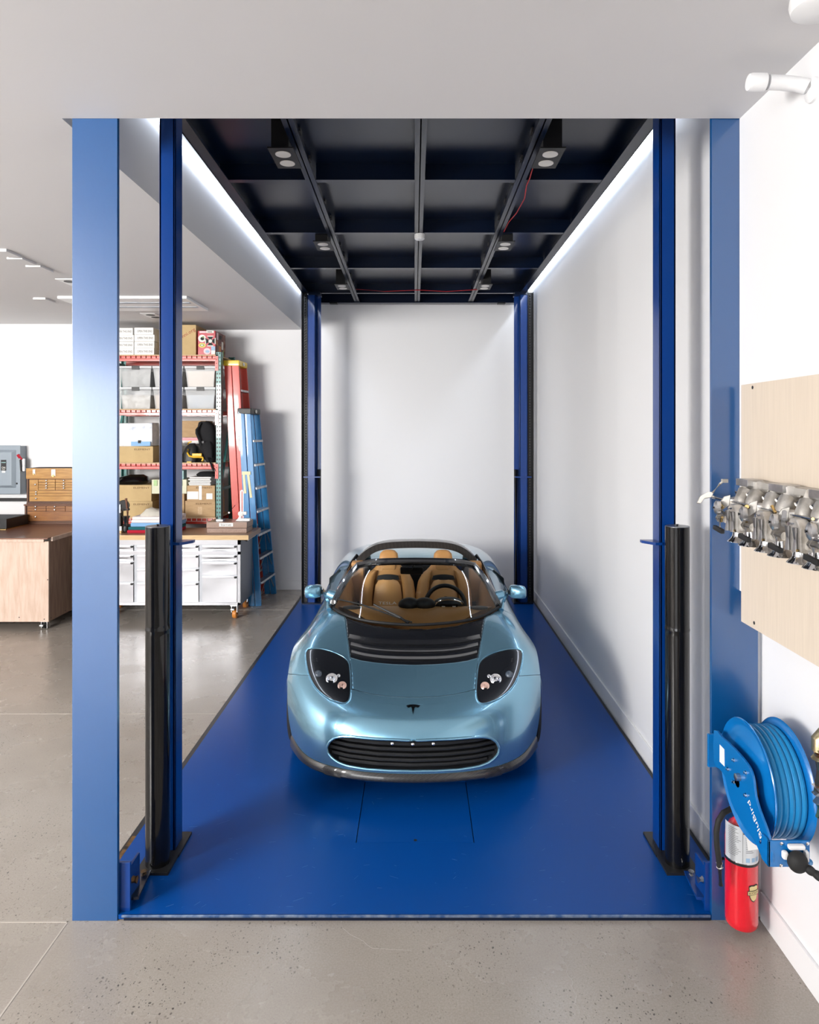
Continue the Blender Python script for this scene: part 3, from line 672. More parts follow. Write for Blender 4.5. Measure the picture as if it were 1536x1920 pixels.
def panel(sel, off=0.0, gap=0.0016, sides=(1, -1)):
    mb = MB()
    vert = np.zeros((NA, NBk), int)
    for (i, j) in ((0, 0), (1, 0), (0, 1), (1, 1)): vert[i:NA - 1 + i, j:NBk - 1 + j] += sel
    interior = np.zeros((NA, NBk), int)
    for (i, j) in ((0, 0), (1, 0), (0, 1), (1, 1)): interior[i:NA - 1 + i, j:NBk - 1 + j] += 1
    edge = (vert > 0) & (vert < interior)
    P = G + NRM * off
    if gap:
        tgt = np.zeros_like(G); cnt = np.zeros((NA, NBk, 1))
        for (i, j) in ((0, 0), (1, 0), (0, 1), (1, 1)):
            s2 = sel[..., None].astype(float); tgt[i:NA - 1 + i, j:NBk - 1 + j] += cen * s2; cnt[i:NA - 1 + i, j:NBk - 1 + j] += s2
        d = tgt / np.maximum(cnt, 1) - G; ln = np.linalg.norm(d, axis=2, keepdims=True) + 1e-9
        P = np.where(edge[..., None], P + d / ln * gap - NRM * 0.0016, P)
        P[:, 0, 0] = 0
    idx = {}
    for sd in sides:
        loc = {}
        aa, bb = np.nonzero(sel)
        for a, b0 in zip(aa, bb):
            q = []
            for (i, j) in ((a, b0), (a, b0 + 1), (a + 1, b0 + 1), (a + 1, b0)):
                key = (i, j)
                if j == 0 and (0, i) in idx: q.append(idx[(0, i)]); continue
                if key not in loc:
                    p = P[i, j]; mb.v.append((p[0] * sd, p[1], p[2])); loc[key] = len(mb.v) - 1
                    if j == 0: idx[(0, i)] = loc[key]
                q.append(loc[key])
            mb.f.append(tuple(q if sd > 0 else q[::-1]))
    return mb
def outline(poly_uv, step=3.0):                  # surface points along a photo outline
    U, V = proj(G[:10 * 22 + 1]); out = []
    for (u, v) in poly_uv:
        k = np.argmin((U - u) ** 2 + (V - v) ** 2); a, b0 = divmod(k, NBk); out.append((a, b0))
    return out
def surf(u, v):
    U, V = proj(G[:10 * 22 + 1]); k = np.argmin((U - u) ** 2 + (V - v) ** 2); a, b0 = divmod(k, NBk)
    return Vector(G[a, b0]), Vector(NRM[a, b0])
cp('front_bumper', panel(CL == 'bumper'), 'car_paint')
cp('hood', panel(CL == 'hood'), 'car_paint')
vent = cp('hood_vent_panel', panel(CL == 'vent', off=-0.004), 'car_black', label='glossy black vent panel below the windscreen')
for sd in (1, -1):
    cp('front_fender', panel(CL == 'fender', sides=(sd,)), 'car_paint')
    cp('door_top', panel(CL == 'door', sides=(sd,)), 'car_paint')
cp('rear_body', panel(CL == 'rear'), 'car_paint')
cp('inner_shell', panel((CL != 'mouth') & (CL != 'cock'), off=-0.010, gap=0), 'car_under')
# sides below the shoulder line with wheel arches
def side(sd, ya_, yb_):
    a0 = int(3.3 * 22); a1 = NA - 1 - 8; mb = MB(); rows = []
    for a in range(a0, a1, 2):
        p = G[a, -1]; row = []
        for k in range(13):
            t = k / 12; z = p[2] + (0.17 - p[2]) * t
            fl_ = 0.045 * math.exp(-((p[1] - .80) / .42) ** 2) + 0.03 * math.exp(-((p[1] - 3.1) / .45) ** 2)
            x = p[0] + fl_ * math.sin(min(1, t * 1.5) * PI / 2) - 0.05 * max(0, t - .6)
            row.append(Vector((x * sd, p[1], z)))
        rows.append(row)
    n = 13
    for i in range(len(rows) - 1):
        for k in range(n - 1):
            c = (rows[i][k] + rows[i + 1][k + 1]) / 2
            if not ya_ < c.y <= yb_: continue
            if any((c.y - wy) ** 2 + (c.z - .31) ** 2 < rr for wy, rr in ((.80, .335 ** 2), (3.13, .345 ** 2))): continue
            o = len(mb.v); mb.v += [tuple(rows[i][k]), tuple(rows[i][k + 1]), tuple(rows[i + 1][k + 1]), tuple(rows[i + 1][k])]; mb.f.append((o, o + 1, o + 2, o + 3))
    return mb
for sd in (1, -1):
    for nm_, y0_, y1_ in (('fender_edge', 0, .80), ('door_side', .80, 3.13), ('quarter_side', 3.13, 5)): cp(nm_, side(sd, y0_, y1_), 'car_paint')
# wheels
def wheel(x, y):
    sd = 1 if x > 0 else -1; r = 0.31
    t = cp('wheel', MB().lathe([(r - .07, -.095), (r - .02, -.105), (r, -.085), (r, .085), (r - .02, .105), (r - .07, .095)], (x, y, r), (1, 0, 0), 40), 'black_rubber')
    cp('rim', MB().lathe([(.235, -.085), (.24, -.09), (.24, .09), (.235, .085), (.225, .03), (.225, -.03)], (x, y, r), (1, 0, 0), 36), 'aluminium', t)
    mb = MB()
    for k in range(7):
        a = 2 * PI * k / 7; mb.bar((x + sd * .06, y, r), (x + sd * .075, y + .235 * math.cos(a), r + .235 * math.sin(a)), .035, .02, up=(1, 0, 0))
    mb.cyl((x + sd * .03, y, r), (x + sd * .085, y, r), .05)
    cp('spokes', mb, 'aluminium', t)
for x in (-.715, .715): wheel(x, .80); wheel(x * 1.02, 3.13)
cp('underbody', MB().box(-.50, .55, .13, .50, 3.7, .30), 'car_under')
# front splitter in carbon
def nose(x):
    xs = [0, .2, .373, .527, .64, .709, .772]; ys = [.010, .020, .052, .114, .196, .30, .43]
    return float(np.interp(abs(x), xs, ys))
NS = [smo for smo in np.linspace(-1, 1, 61)]
ctrl = np.array([(0, .010, .166), (.2, .020, .166), (.373, .051, .167), (.527, .112, .170), (.64, .194, .178), (.709, .298, .188), (.772, .43, .200)])
spl = np.array(BK @ ctrl + MK @ (ctrl * np.array([-1, 1, 1])))
rows = []
for sd, rng in ((-1, range(NBk - 1, 0, -1)), (1, range(0, NBk))):
    for k in rng:
        x, y, z = spl[k]; kk = k / (NBk - 1); d = np.array(spl[min(k + 1, NBk - 1)] - spl[max(k - 1, 0)]); n = np.array([d[1], -d[0], 0]); n /= np.linalg.norm(n) + 1e-9
        jut = 0.010 + 0.006 * (1 - kk); zb = .118 + .012 * max(0, kk - .55) - (.006 if .38 < kk < .50 else 0)
        pr = [(0.001, z + .002), (jut * .6, z - .008), (jut, (z + zb) / 2), (jut, zb + .012), (jut - .012, zb), (-.09, zb + .004)]
        rows.append([Vector((sd * (x + n[0] * a), y + n[1] * a, zz)) for (a, zz) in pr])
cp('front_splitter', MB().grid(rows), 'carbon', label='carbon fibre lip under the bumper')
# grille: recessed backing, rim, slats, bolts
gp = cp('grille', panel(CL == 'mouth', off=-0.075, gap=0), 'car_under')
mo = [p for p in smooth_poly(MOUTH[1:-1] , 4)]
def mouth_rim():
    cells = (CL == 'mouth'); mb = MB(); seg = []
    na, nb = cells.shape
    for a, b0 in zip(*np.nonzero(cells)):
        for (da, db, e) in ((-1, 0, ((a, b0), (a, b0 + 1))), (1, 0, ((a + 1, b0), (a + 1, b0 + 1))), (0, 1, ((a, b0 + 1), (a + 1, b0 + 1))), (0, -1, ((a, b0), (a + 1, b0)))):
            x, y = a + da, b0 + db
            if y < 0: continue
            if 0 <= x < na and y < nb and cells[x, y]: continue
            for sd in (1, -1):
                q = []
                for (i, j) in e:
                    p, n = G[i, j], NRM[i, j]; q.append((p * np.array([sd, 1, 1]), (p - n * .078) * np.array([sd, 1, 1])))
                o = len(mb.v); mb.v += [tuple(q[0][0]), tuple(q[1][0]), tuple(q[1][1]), tuple(q[0][1])]; mb.f.append((o, o + 1, o + 2, o + 3))
    return mb
cp('mouth_wall', mouth_rim(), 'grille_black', gp)
def loop_on_surface(poly_uv, off, sides=(1, -1), closed=True):
    res = []
    for sd in sides:
        pts = []
        for (u, v) in poly_uv:
            p, n = surf(u, v); q = p + n * off; q = Vector((q.x * sd, q.y, q.z))
            if not pts or (q - pts[-1]).length > 0.004: pts.append(q)
        for _ in range(3):
            m_ = len(pts)
            pts = [(pts[(i - 1) % m_] + pts[i] * 2 + pts[(i + 1) % m_]) / 4 if (closed or 0 < i < m_ - 1) else pts[i] for i in range(m_)]
        res.append(pts)
    return res
half = [p for p in MOUTH[1:-1]]
den = []
for i in range(len(half) - 1):
    for k in range(6): t = k / 6; den.append((half[i][0] + (half[i + 1][0] - half[i][0]) * t, half[i][1] + (half[i + 1][1] - half[i][1]) * t))
den.append(half[-1])
pt = loop_on_surface(den, 0.000, (1,), closed=False)[0]
pt[0].x = 0; pt[-1].x = 0
full = pt + [Vector((-p.x, p.y, p.z)) for p in pt[-2:0:-1]]
cp('mouth_trim', MB().tube(full, 0.0075, 8, closed=True), 'car_paint', gp)
zt, zb_ = max(p.z for p in full), min(p.z for p in full)
def mouth_half(z):
    best = 0
    for i in range(len(pt) - 1):
        a, b_ = pt[i], pt[i + 1]
        if (a.z - z) * (b_.z - z) <= 0 and a.z != b_.z: best = max(best, a.x + (b_.x - a.x) * (z - a.z) / (b_.z - a.z))
    return best
for i, fz in enumerate((0.80, 0.62, 0.44, 0.27, 0.12)):
    z = zb_ + (zt - zb_) * fz; hw = mouth_half(z) - 0.004
    if hw < .1: continue
    rows = []
    for x in np.linspace(-hw, hw, 41):
        y = nose(x) + 0.026; zz = z + .010 * (x / .5) ** 2
        rows.append([Vector((x, y, zz + .011)), Vector((x, y - .006, zz + .004)), Vector((x, y - .006, zz - .004)), Vector((x, y + .012, zz - .012)), Vector((x, y + .030, zz - .004)), Vector((x, y + .030, zz + .008))])
    cp('grille_slat', MB().loft(rows), 'grille_black', gp)
for x in (-.118, .0, .118):
    cp('grille_bolt', MB().lathe([(.0085, 0), (.0085, .004), (.0, .006)], (x, nose(x) + .020, zb_ + (zt - zb_) * .80 + .004), (0, -1, .2), 12), 'chrome', gp)
# headlights
for sd in (1, -1):
    hl = cp('headlight', panel(CL == 'head', off=-0.002, sides=(sd,)), 'car_black', label='black glazed headlight with round lamps')
    dh = []
    for p in HEAD: dh.append(p)
    cp('headlight_trim', MB().tube(loop_on_surface(HEAD, 0.0, (sd,))[0], 0.0028, 6, closed=True), 'car_paint', hl)
    def lamp(u, v, rpx, m, nm, prof):
        p, n = surf(u, v); Y = CARY + p.y; r = rpx * Y / FPX
        ax = Vector((0, -.75, .45)) * .5 + n * .5; ax = norm(ax)
        cp(nm, MB().lathe([(a * r, b_ * r) for a, b_ in prof], Vector((p.x * sd, p.y, p.z)) + Vector((ax.x * sd, ax.y, ax.z)) * 0.001, (ax.x * sd, ax.y, ax.z), 24), m, hl)
    bowl = [(1, -.35), (1, .10), (.92, .16), (.8, .10), (.45, .02), (.25, .12), (0, .14)]
    lamp(621.5, 1273.5, 10.8, 'lamp_chrome', 'lamp_cluster', bowl)
    lamp(635, 1267.5, 3.4, 'lamp_chrome', 'marker_lamp', bowl)
    lamp(641, 1286, 8.4, 'lamp_amber', 'turn_lamp', bowl)
    lamp(597, 1264.5, 7.2, 'lamp_blue', 'projector_lens', [(1, -.3), (1, .08), (.9, .12), (.86, .05), (.7, .25), (.4, .40), (0, .45)])
# vent louvres, following the cross lines of the body
kv = 0
def vrow(vt_):
    U, V = proj(G[:10 * 22 + 1, 0]); return int(np.argmin(np.abs(V - vt_)))
for vb_, vt_ in ((1209, 1199), (1224, 1214), (1238, 1229)):
    a_b, a_t = vrow(vb_), vrow(vt_); rows = []
    cells = [b0 for b0 in range(NBk - 1) if CL[a_b, b0] == 'vent' and CL[a_t, b0] == 'vent']; bmax = max(cells)
    for sd, rg in ((-1, range(bmax, 0, -1)), (1, range(0, bmax + 1))):
        for b0 in rg:
            f = lambda p: Vector((p[0] * sd, p[1], p[2]))
            pts = [G[a_t, b0] - NRM[a_t, b0] * .004]
            for q in (.35, .7, 1.0):
                a = a_t + (a_b - a_t) * q; i0 = int(math.floor(a)) if a_b < a_t else int(a); pts.append(G[i0, b0] + NRM[i0, b0] * (.008 * q - .003))
            pts.append(G[a_b, b0] - NRM[a_b, b0] * .008)
            rows.append([f(p) for p in pts])
    cp('louvre', MB().grid(rows), 'car_black', vent)
# emblem on the nose
pe, ne = surf(775, 1330); rt = Vector((1, 0, 0)); ne = norm(Vector((0, ne.y, ne.z))); ue = norm(ne.cross(rt)) 
if ue.z < 0: ue = -ue
pe = Vector((0, pe.y, pe.z))
def T(x, y, h=0.002): 
    sag = -1.2 * x * x
    return pe + rt * x + ue * y + ne * (h + sag)
em = MB()
bar_t = [(-.040, .030), (-.02, .0345), (0, .036), (.02, .0345), (.040, .030), (.037, .023), (.020, .0285), (-.020, .0285), (-.037, .023)]
stem = [(-.034, .020), (-.018, .0255), (-.006, .0265), (0, .020), (.006, .0265), (.018, .0255), (.034, .020), (.029, .013), (.014, .0185), (.0095, .018), (.0, -.037), (-.0095, .018), (-.014, .0185), (-.029, .013)]
for poly in (bar_t, stem): em.prism([T(x, y, .001) for x, y in poly], ne * .003)
cp('nose_emblem', em, 'black_gloss')
# windscreen
def interp(pts, n):
    pts = np.array(pts, float); d = np.r_[0, np.cumsum(np.linalg.norm(np.diff(pts, axis=0), axis=1))]; t = np.linspace(0, d[-1], n)
    return np.stack([np.interp(t, d, pts[:, c]) for c in range(3)], 1)
def smooth_curve(pts, n=41):
    p = interp(pts, n)
    for _ in range(12): p[1:-1] = (p[:-2] + 2 * p[1:-1] + p[2:]) / 4
    return p
sym = lambda L_: [(-x, y, z) for x, y, z in L_[:0:-1]] + L_
base = smooth_curve(sym([(0, .955, .748), (.3, .985, .762), (.45, 1.04, .775), (.55, 1.11, .792), (.625, 1.22, .815)]))
head = smooth_curve(sym([(0, 1.575, 1.083), (.25, 1.59, 1.077), (.40, 1.63, 1.058), (.475, 1.70, 1.022)]))
rows = []
for i in range(15):
    t = i / 14; p = base + (head - base) * t; b_ = math.sin(PI * t) * .03
    p = p + np.stack([np.zeros(41), -b_ * .5 * np.ones(41), b_ * np.ones(41)], 1); rows.append([Vector(q) for q in p])
ws = cp('windscreen', MB().grid(rows), 'car_glass')
cp('screen_header', MB().tube([Vector(p) + Vector((0, .006, .0)) for p in head], 0.029, 10).mapv(lambda p: p), 'car_black', ws)
for sd in (0, -1):
    pil = [Vector(r[sd]) for r in rows]
    cp('pillar', MB().tube(pil, [.026] * len(pil), 10), 'car_black', ws)
cp('screen_gasket', MB().tube([Vector(p) + Vector((0, -.006, .0)) for p in base], 0.011, 8), 'car_under', ws)
# wiper
wp = [(surf_p := Vector((-.045, .965, .762))), Vector((-.10, .99, .79)), Vector((-.30, 1.10, .852)), Vector((-.44, 1.17, .872)), Vector((-.54, 1.215, .868))]
wi = cp('wiper_arm', MB().tube([wp[0], wp[1], wp[2] + Vector((0, -.02, .012))], [.012, .010, .007], 8), 'black_satin')
cp('wiper_blade', MB().tube([Vector((-.02, .968, .765)), Vector((-.12, .995, .792)), Vector((-.25, 1.055, .822)), Vector((-.40, 1.13, .852)), Vector((-.58, 1.24, .862))], .006, 6), 'black_rubber', wi)
# belt seals and rear hoop
for sd in (1, -1):
    cp('belt_seal', MB().tube([(sd * .628, 1.24, .822), (sd * .632, 1.6, .838), (sd * .622, 2.0, .872), (sd * .59, 2.28, .935), (sd * .545, 2.36, .99)], .013, 8), 'car_black')
hoop = smooth_curve(sym([(0, 2.36, 1.108), (.25, 2.36, 1.100), (.38, 2.355, 1.078), (.46, 2.35, 1.03), (.535, 2.34, .95)]), 49)
rows = []
for i, p in enumerate(hoop):
    d = hoop[min(i + 1, 48)] - hoop[max(i - 1, 0)]; d = Vector(d).normalized(); n = Vector((-d.z, 0, d.x))
    if n.z < 0: n = -n
    c = Vector(p); rows.append([c + n * .018 + Vector((0, -.05, 0)), c + n * .024, c + n * .016 + Vector((0, .11, 0)), c - n * .012 + Vector((0, .11, 0)), c - n * .046 + Vector((0, .0, 0)), c - n * .042 + Vector((0, -.05, 0))])
hp = cp('roll_hoop', MB().loft(rows), 'carbon', label='carbon fibre roof hoop behind the seats')
cp('rear_screen', MB().grid([[Vector((x, 2.37, z)) for x in np.linspace(-.44, .44, 7)] for z in (.97, 1.03, 1.08)]), 'car_glass', hp)
for sd in (1, -1): cp('buttress', MB().loft([[Vector((sd * (.47 + .04 * (y - 2.4) - a), y, z + b_)) for a, b_ in ((-.04, -.05), (-.03, .015), (.03, .02), (.05, -.05))] for y, z in ((2.42, 1.0), (2.6, 0.985), (2.9, .955), (3.3, .915))]), 'car_paint')
# side intakes behind the doors
for sd in (1, -1):
    cp('side_intake', MB().prism([(sd * .70, 2.30, .865), (sd * .79, 2.30, .79), (sd * .80, 2.33, .68), (sd * .72, 2.33, .74)], (0, .05, .0)), 'car_under')
# door mirrors
for sd in (1, -1):
    rings = []
    for t, w_, h_ in ((0, .018, .030), (.10, .040, .045), (.35, .050, .050), (.7, .050, .050), (.92, .042, .043), (1, .020, .024)):
        x = .715 + .125 * t; c = Vector((sd * x, 1.33 - .03 * t, .905 - .004 * t))
        rings.append([c + Vector((0, math.copysign(abs(math.cos(a)) ** .75, math.cos(a)) * w_, math.copysign(abs(math.sin(a)) ** .75, math.sin(a)) * h_)) for a in np.linspace(0, 2 * PI, 21)[:-1]])
    mi = cp('door_mirror', MB().loft(rings), 'car_paint')
    cp('mirror_joint', MB().cyl((sd * .705, 1.335, .895), (sd * .722, 1.333, .897), .034, n=20), 'black_rubber', mi)
    cp('mirror_stalk', MB().tube([(sd * .71, 1.335, .893), (sd * .67, 1.33, .884), (sd * .60, 1.32, .862)], [.028, .030, .040], 14), 'car_paint', mi)
    cp('mirror_strut', MB().tube([(sd * .69, 1.325, .872), (sd * .66, 1.27, .83), (sd * .645, 1.22, .79)], [.013, .012, .018], 10), 'car_paint', mi)
    cp('mirror_glass', MB().box(sd * .735, 1.36, .875, sd * .825, 1.372, .935), 'mirror_glass', mi)
# cockpit
tub = MB()
rim = [(.10, .945), (.30, .98), (.45, 1.04), (.55, 1.115), (.61, 1.21), (.626, 1.5), (.62, 1.9), (.595, 2.25), (.55, 2.37)]
tub.box(-.62, 1.0, .20, .62, 2.42, .24).box(-.60, 2.40, .24, .60, 2.44, .93)
cp('cockpit_tub', tub, 'car_under')
for sd in (1, -1):
    cp('door_trim', MB().loft([[Vector((sd * (.60 - .02 * k), y, z)) for k, z in ((0, .30), (2.2, .36), (3.2, .58), (2.0, .74), (.2, .815 + zz), (-.6, .80 + zz), (-.6, .30))] for y, zz in ((1.22, 0), (1.6, .015), (2.0, .045), (2.3, .08))]), 'tan_leather')
rows = []
for y, z in ((.99, .752), (1.06, .776), (1.16, .792), (1.28, .798), (1.36, .78), (1.39, .73), (1.38, .60)):
    hw = min(.60, .34 + (y - .98) * 1.05) if y < 1.25 else .60
    rows.append([Vector((hw * s, y + .12 * abs(s) ** 2.4 * (1 if y < 1.25 else .3), z - .010 * abs(s) ** 3)) for s in np.linspace(-1, 1, 31)])
dash = cp('dashboard', MB().grid(rows), 'tan_leather')
for sx in (-.475, .475):
    cp('dash_vent', MB().ell((sx, 1.27, .793), .075, .04, .012), 'black_satin', dash)
for sx in (-.045, .07):
    cp('dash_pod', MB().ell((sx, 1.30, .805), .085, .075, .055), 'black_satin', dash)
bn = cp('gauge_binnacle', MB().ell((.255, 1.36, .80), .12, .085, .05), 'black_satin', dash)
cp('gauge_ring', MB().tube([Vector((.255 + .105 * math.cos(a), 1.285 - .01 * math.sin(a), .805 + .048 * math.sin(a))) for a in np.linspace(.15, PI - .15, 20)], .006, 6), 'chrome', bn)
cp('gauge_face', MB().box(.19, 1.276, .79, .32, 1.282, .815), 'black_gloss', bn)
for gx_ in (.20, .28): cp('gauge_display', MB().box(gx_, 1.272, .795, gx_ + .025, 1.277, .803), 'sticker_white', bn)
# steering wheel
sc_, sa = Vector((.235, 1.56, .735)), norm((0, -.88, .42)); q_, t_, _ = frame(sa)
sw = cp('steering_wheel', MB().torus(sc_, sa, .158, .017, 44, 10), 'black_satin')
mbs = MB().lathe([(.06, -.02), (.062, .015), (.045, .03), (0, .033)], sc_, -sa, 24)
for an in (0, PI, 1.5 * PI): mbs.bar(sc_, sc_ + (Vector((1, 0, 0)) * math.cos(an) + norm(Vector((0, .42, .88))) * math.sin(an)) * .15, .032, .012, up=sa)
cp('wheel_hub', mbs, 'black_satin', sw)
cp('steering_column', MB().cyl(sc_, sc_ + sa * .2, .03), 'black_satin', sw)
# interior mirror
im = cp('interior_mirror', MB().box(-.125, 1.60, .972, .06, 1.625, 1.032), 'black_satin', bevel=.012)
cp('mirror_face', MB().box(-.115, 1.625, .978, .05, 1.628, 1.026), 'mirror_glass', im)
cp('mirror_arm', MB().tube([(-.03, 1.61, 1.0), (-.02, 1.60, 1.05), (-.01, 1.585, 1.075)], .009, 8), 'black_satin', im)
# seats
def seat(cx, nm):
    prof = [(.34, .215, .075, 1.98), (.50, .215, .075, 2.03), (.62, .212, .07, 2.07), (.74, .205, .065, 2.105), (.83, .19, .06, 2.13), (.885, .155, .055, 2.148), (.925, .115, .05, 2.16), (.955, .092, .05, 2.168), (1.0, .084, .05, 2.176), (1.035, .078, .046, 2.182), (1.06, .055, .03, 2.186), (1.068, .03, .015, 2.188)]
    rings = []
    for z, hw, th, y in prof:
        rings.append([Vector((cx + math.copysign(abs(math.cos(a)) ** .55, math.cos(a)) * hw, y + math.copysign(abs(math.sin(a)) ** .55, math.sin(a)) * th, z)) for a in np.linspace(0, 2 * PI, 29)[:-1]])
    st = cp('seat', MB().loft(rings), 'tan_leather')
    for sd in (1, -1):
        br = []
        for z, x0, wd, y in ((.34, .185, .05, 1.88), (.55, .19, .055, 1.94), (.72, .185, .055, 2.0), (.82, .17, .05, 2.05), (.875, .145, .04, 2.10), (.905, .115, .02, 2.13)):
            br.append([Vector((cx + sd * x0 + math.cos(a) * wd, y + math.sin(a) * .075, z)) for a in np.linspace(0, 2 * PI, 17)[:-1]])
        cp('seat_bolster', MB().loft(br), 'tan_leather', st)
    ins = []
    for z, hw, y in ((.36, .135, 1.895), (.55, .132, 1.945), (.70, .122, 1.99), (.79, .108, 2.02), (.825, .085, 2.033), (.838, .05, 2.04)):
        ins.append([Vector((cx + s * hw, y - .030 * (1 - s * s), z)) for s in np.linspace(-1, 1, 13)])
    pad = cp('back_pad', MB().grid(ins), 'tan_leather_light', st)
    lettering('TESLA', pad, 'sticker_white', (cx, 1.9765, .655), (1, 0, 0), (0, .26, .97), width=.155, height=.022, local=True, fn=lambda p: Vector((p.x, p.y - .030 * (1 - ((p.x - cx) / .127) ** 2) - .003, p.z)))
    cp('belt_slot', MB().loft([[Vector((cx + s * hw, y, z + (.012 * (1 - s * s)))) for s in np.linspace(-1, 1, 11)] for hw, y, z in ((.10, 2.035, .835), (.088, 2.05, .868))]).box(cx - .085, 2.052, .84, cx + .085, 2.09, .862), 'car_under', st)
    cp('headrest_pad', MB().box(cx - .062, 2.098, .905, cx + .062, 2.13, .975), 'tan_leather_light', st, bevel=.012)
    return st
seat(-.245, 'seat'); seat(.235, 'seat')
cp('rear_bulkhead', MB().box(-.56, 2.30, .30, .56, 2.33, .90), 'car_under')
for sd in (1, -1): cp('bulkhead_trim', MB().box(sd * .47, 2.20, .60, sd * .585, 2.31, .955), 'tan_leather', bevel=.02)
cp('centre_tunnel', MB().box(-.055, 1.35, .24, .055, 2.3, .52), 'car_under', bevel=.02)
# ------------------------------------------------------------------ pallet rack
RY = 8.50
def rX(u, Y=RY): return WX(u, Y)
RXR0, RXR1 = WX(404.5, RY), WX(415.3, RY); RXL = -3.945
rack = thing('pallet_rack', 'tall storage rack with red beams and a green perforated upright, loaded with boxes', 'storage rack', (-3.25, 8.8, 0))
LV = [WZ(970, RY), WZ(867.4, RY), WZ(766.6, RY), WZ(665, RY)]
def upright(x0, x1, y0, y1, nm='upright'):
    return part(nm, MB().box(x0, y0, 0, x1, y0 + 0.006 * (1 if y1 > y0 else 1), WZ(660, RY)).box(x0, y0, 0, x0 + 0.006, y1, WZ(660, RY)).box(x1 - 0.006, y0, 0, x1, y1, WZ(660, RY)), 'rack_green', rack)
for (a, b_) in ((RXR0, RXR1), (RXL, RXL + 0.073)):
    uf = upright(a, b_, RY, RY + 0.07); upright(a, b_, 9.13, 9.08)
    if a == RXR0:
        mb = MB(); z = WZ(662, RY)
        while z > 0.9:
            for xx in (a + 0.020, b_ - 0.020):
                pts = [(xx + 0.0085 * math.cos(q), RY - 0.0012, z + 0.0085 * math.sin(q)) for q in np.linspace(-0.4, PI + 0.4, 9)] + [(xx - 0.004, RY - 0.0012, z - 0.016), (xx + 0.004, RY - 0.0012, z - 0.016)]
                mb.prism(pts, (0, 0.001, 0))
            z -= 0.0508
        part('teardrop_slots', mb, 'black_satin', uf, kind='stuff')
    for z in (0.3, 1.4, 2.4, 3.0): part('side_brace', MB().box(a + 0.02, RY + 0.07, z, b_ - 0.02, 9.08, z + 0.035), 'rack_green', rack)
    part('side_brace', MB().bar((a + 0.036, RY + 0.08, 1.4), (a + 0.036, 9.08, 2.4), 0.03, 0.02), 'rack_green', rack)
for i, z in enumerate(LV):
    for y0, y1 in ((RY - 0.012, RY + 0.035), (9.06, 9.11)):
        bx_ = MB().box(RXL + 0.073, y0, z - 0.082, RXR0 + 0.002, y1, z - 0.045).box(RXL + 0.073, y0 + 0.012, z - 0.045, RXR0 + 0.002, y1, z - 0.014)
        part('shelf_beam', bx_, 'rack_red', rack, bevel=0.003)
    part('shelf_deck', MB().box(RXL + 0.075, RY + 0.0, z - 0.014, RXR0 + 0.03, 9.10, z), 'particle_board', rack)
    mb = MB(); x = RXL + 0.12
    while x < RXR0 - 0.02: mb.box(x, RY - 0.014, z - 0.046, x + 0.005, RY + 0.001, z - 0.014); x += 0.0632
    mb.box(RXL + 0.08, RY - 0.014, z - 0.049, RXR0, RY - 0.008, z - 0.045)
    part('wire_lip', mb, 'ink_red' if i else 'paper', rack, kind='stuff')
    cn = part('beam_connector', MB().box(RXR0 - 0.006, RY - 0.010, z - 0.20, RXR0 + 0.034, RY - 0.004, z - 0.018), 'rack_red', rack)
    for k in range(3): part('connector_stud', MB().cyl((RXR0 + 0.014, RY - 0.014, z - 0.06 - 0.05 * k), (RXR0 + 0.014, RY - 0.010, z - 0.06 - 0.05 * k), 0.006, n=8), 'ink_red', cn)

def carton(name, label, u0, u1, v0, zb, m, depth=0.40, Y=8.54, group=None, cat='box', flaps=True):
    x0, x1, z1 = WX(u0, Y), WX(u1, Y), WZ(v0, Y)
    t = thing(name, label, cat, ((x0 + x1) / 2, Y + depth / 2, zb), group=group)
    part('carton', MB().box(x0, Y, zb, x1, Y + depth, z1), m, t, bevel=0.004)
    if flaps: part('tape_seam', MB().box((x0 + x1) / 2 - 0.018, Y + 0.004, z1 - 0.0005, (x0 + x1) / 2 + 0.018, Y + depth - 0.004, z1 + 0.0008), 'particle_board', t)
    return t, x0, x1, z1, Y
# white cartons on the top shelf
pos = ['bottom', 'second', 'third', 'topmost']
vt = [652.4, 640.2, 627.4, 614.2]
for st, (ua, ub) in enumerate(((213.5, 250.6), (251.6, 289))):
    zb = LV[3]
    for k in range(4):
        du_ = (-1.5 if k == 3 else 0.4 * k); v_ = vt[k] + (0.6 if st == 0 else 0)
        t, x0, x1, z1, Y = carton('white_carton', 'white carton printed OPEN THIS END, %s of the stack %s' % (pos[k], 'touching the front column' if st == 0 else 'beside the tall cardboard box'),
                                  ua - (0 if st == 0 else du_ * 0), ub + du_ * (1 if st or du_ < 0 else .3), v_, zb + 0.001, 'carton_white', 0.38, 8.53 + 0.01 * (k % 2), group='white cartons on the top shelf', flaps=False)
        lettering('OPEN THIS END', t, 'ink', ((x0 + x1) / 2 + 0.012, Y - 0.0008, (zb + z1) / 2), (1, 0, 0), (0, 0, 1), width=(x1 - x0) * 0.78, height=0.026)
        zb = z1
t, x0, x1, z1, Y = carton('cardboard_box', 'tall plain tan cardboard box with web address printed aslant, on the top shelf', 306, 367.5, 609, LV[3], 'cardboard_light', 0.42)
a_ = math.radians(31)
lettering('fordalumni.org', t, 'ink_red', (WX(340, Y), Y - 0.0008, WZ(633, Y)), (math.cos(a_), 0, math.sin(a_)), (-math.sin(a_), 0, math.cos(a_)), width=0.40, height=0.058)
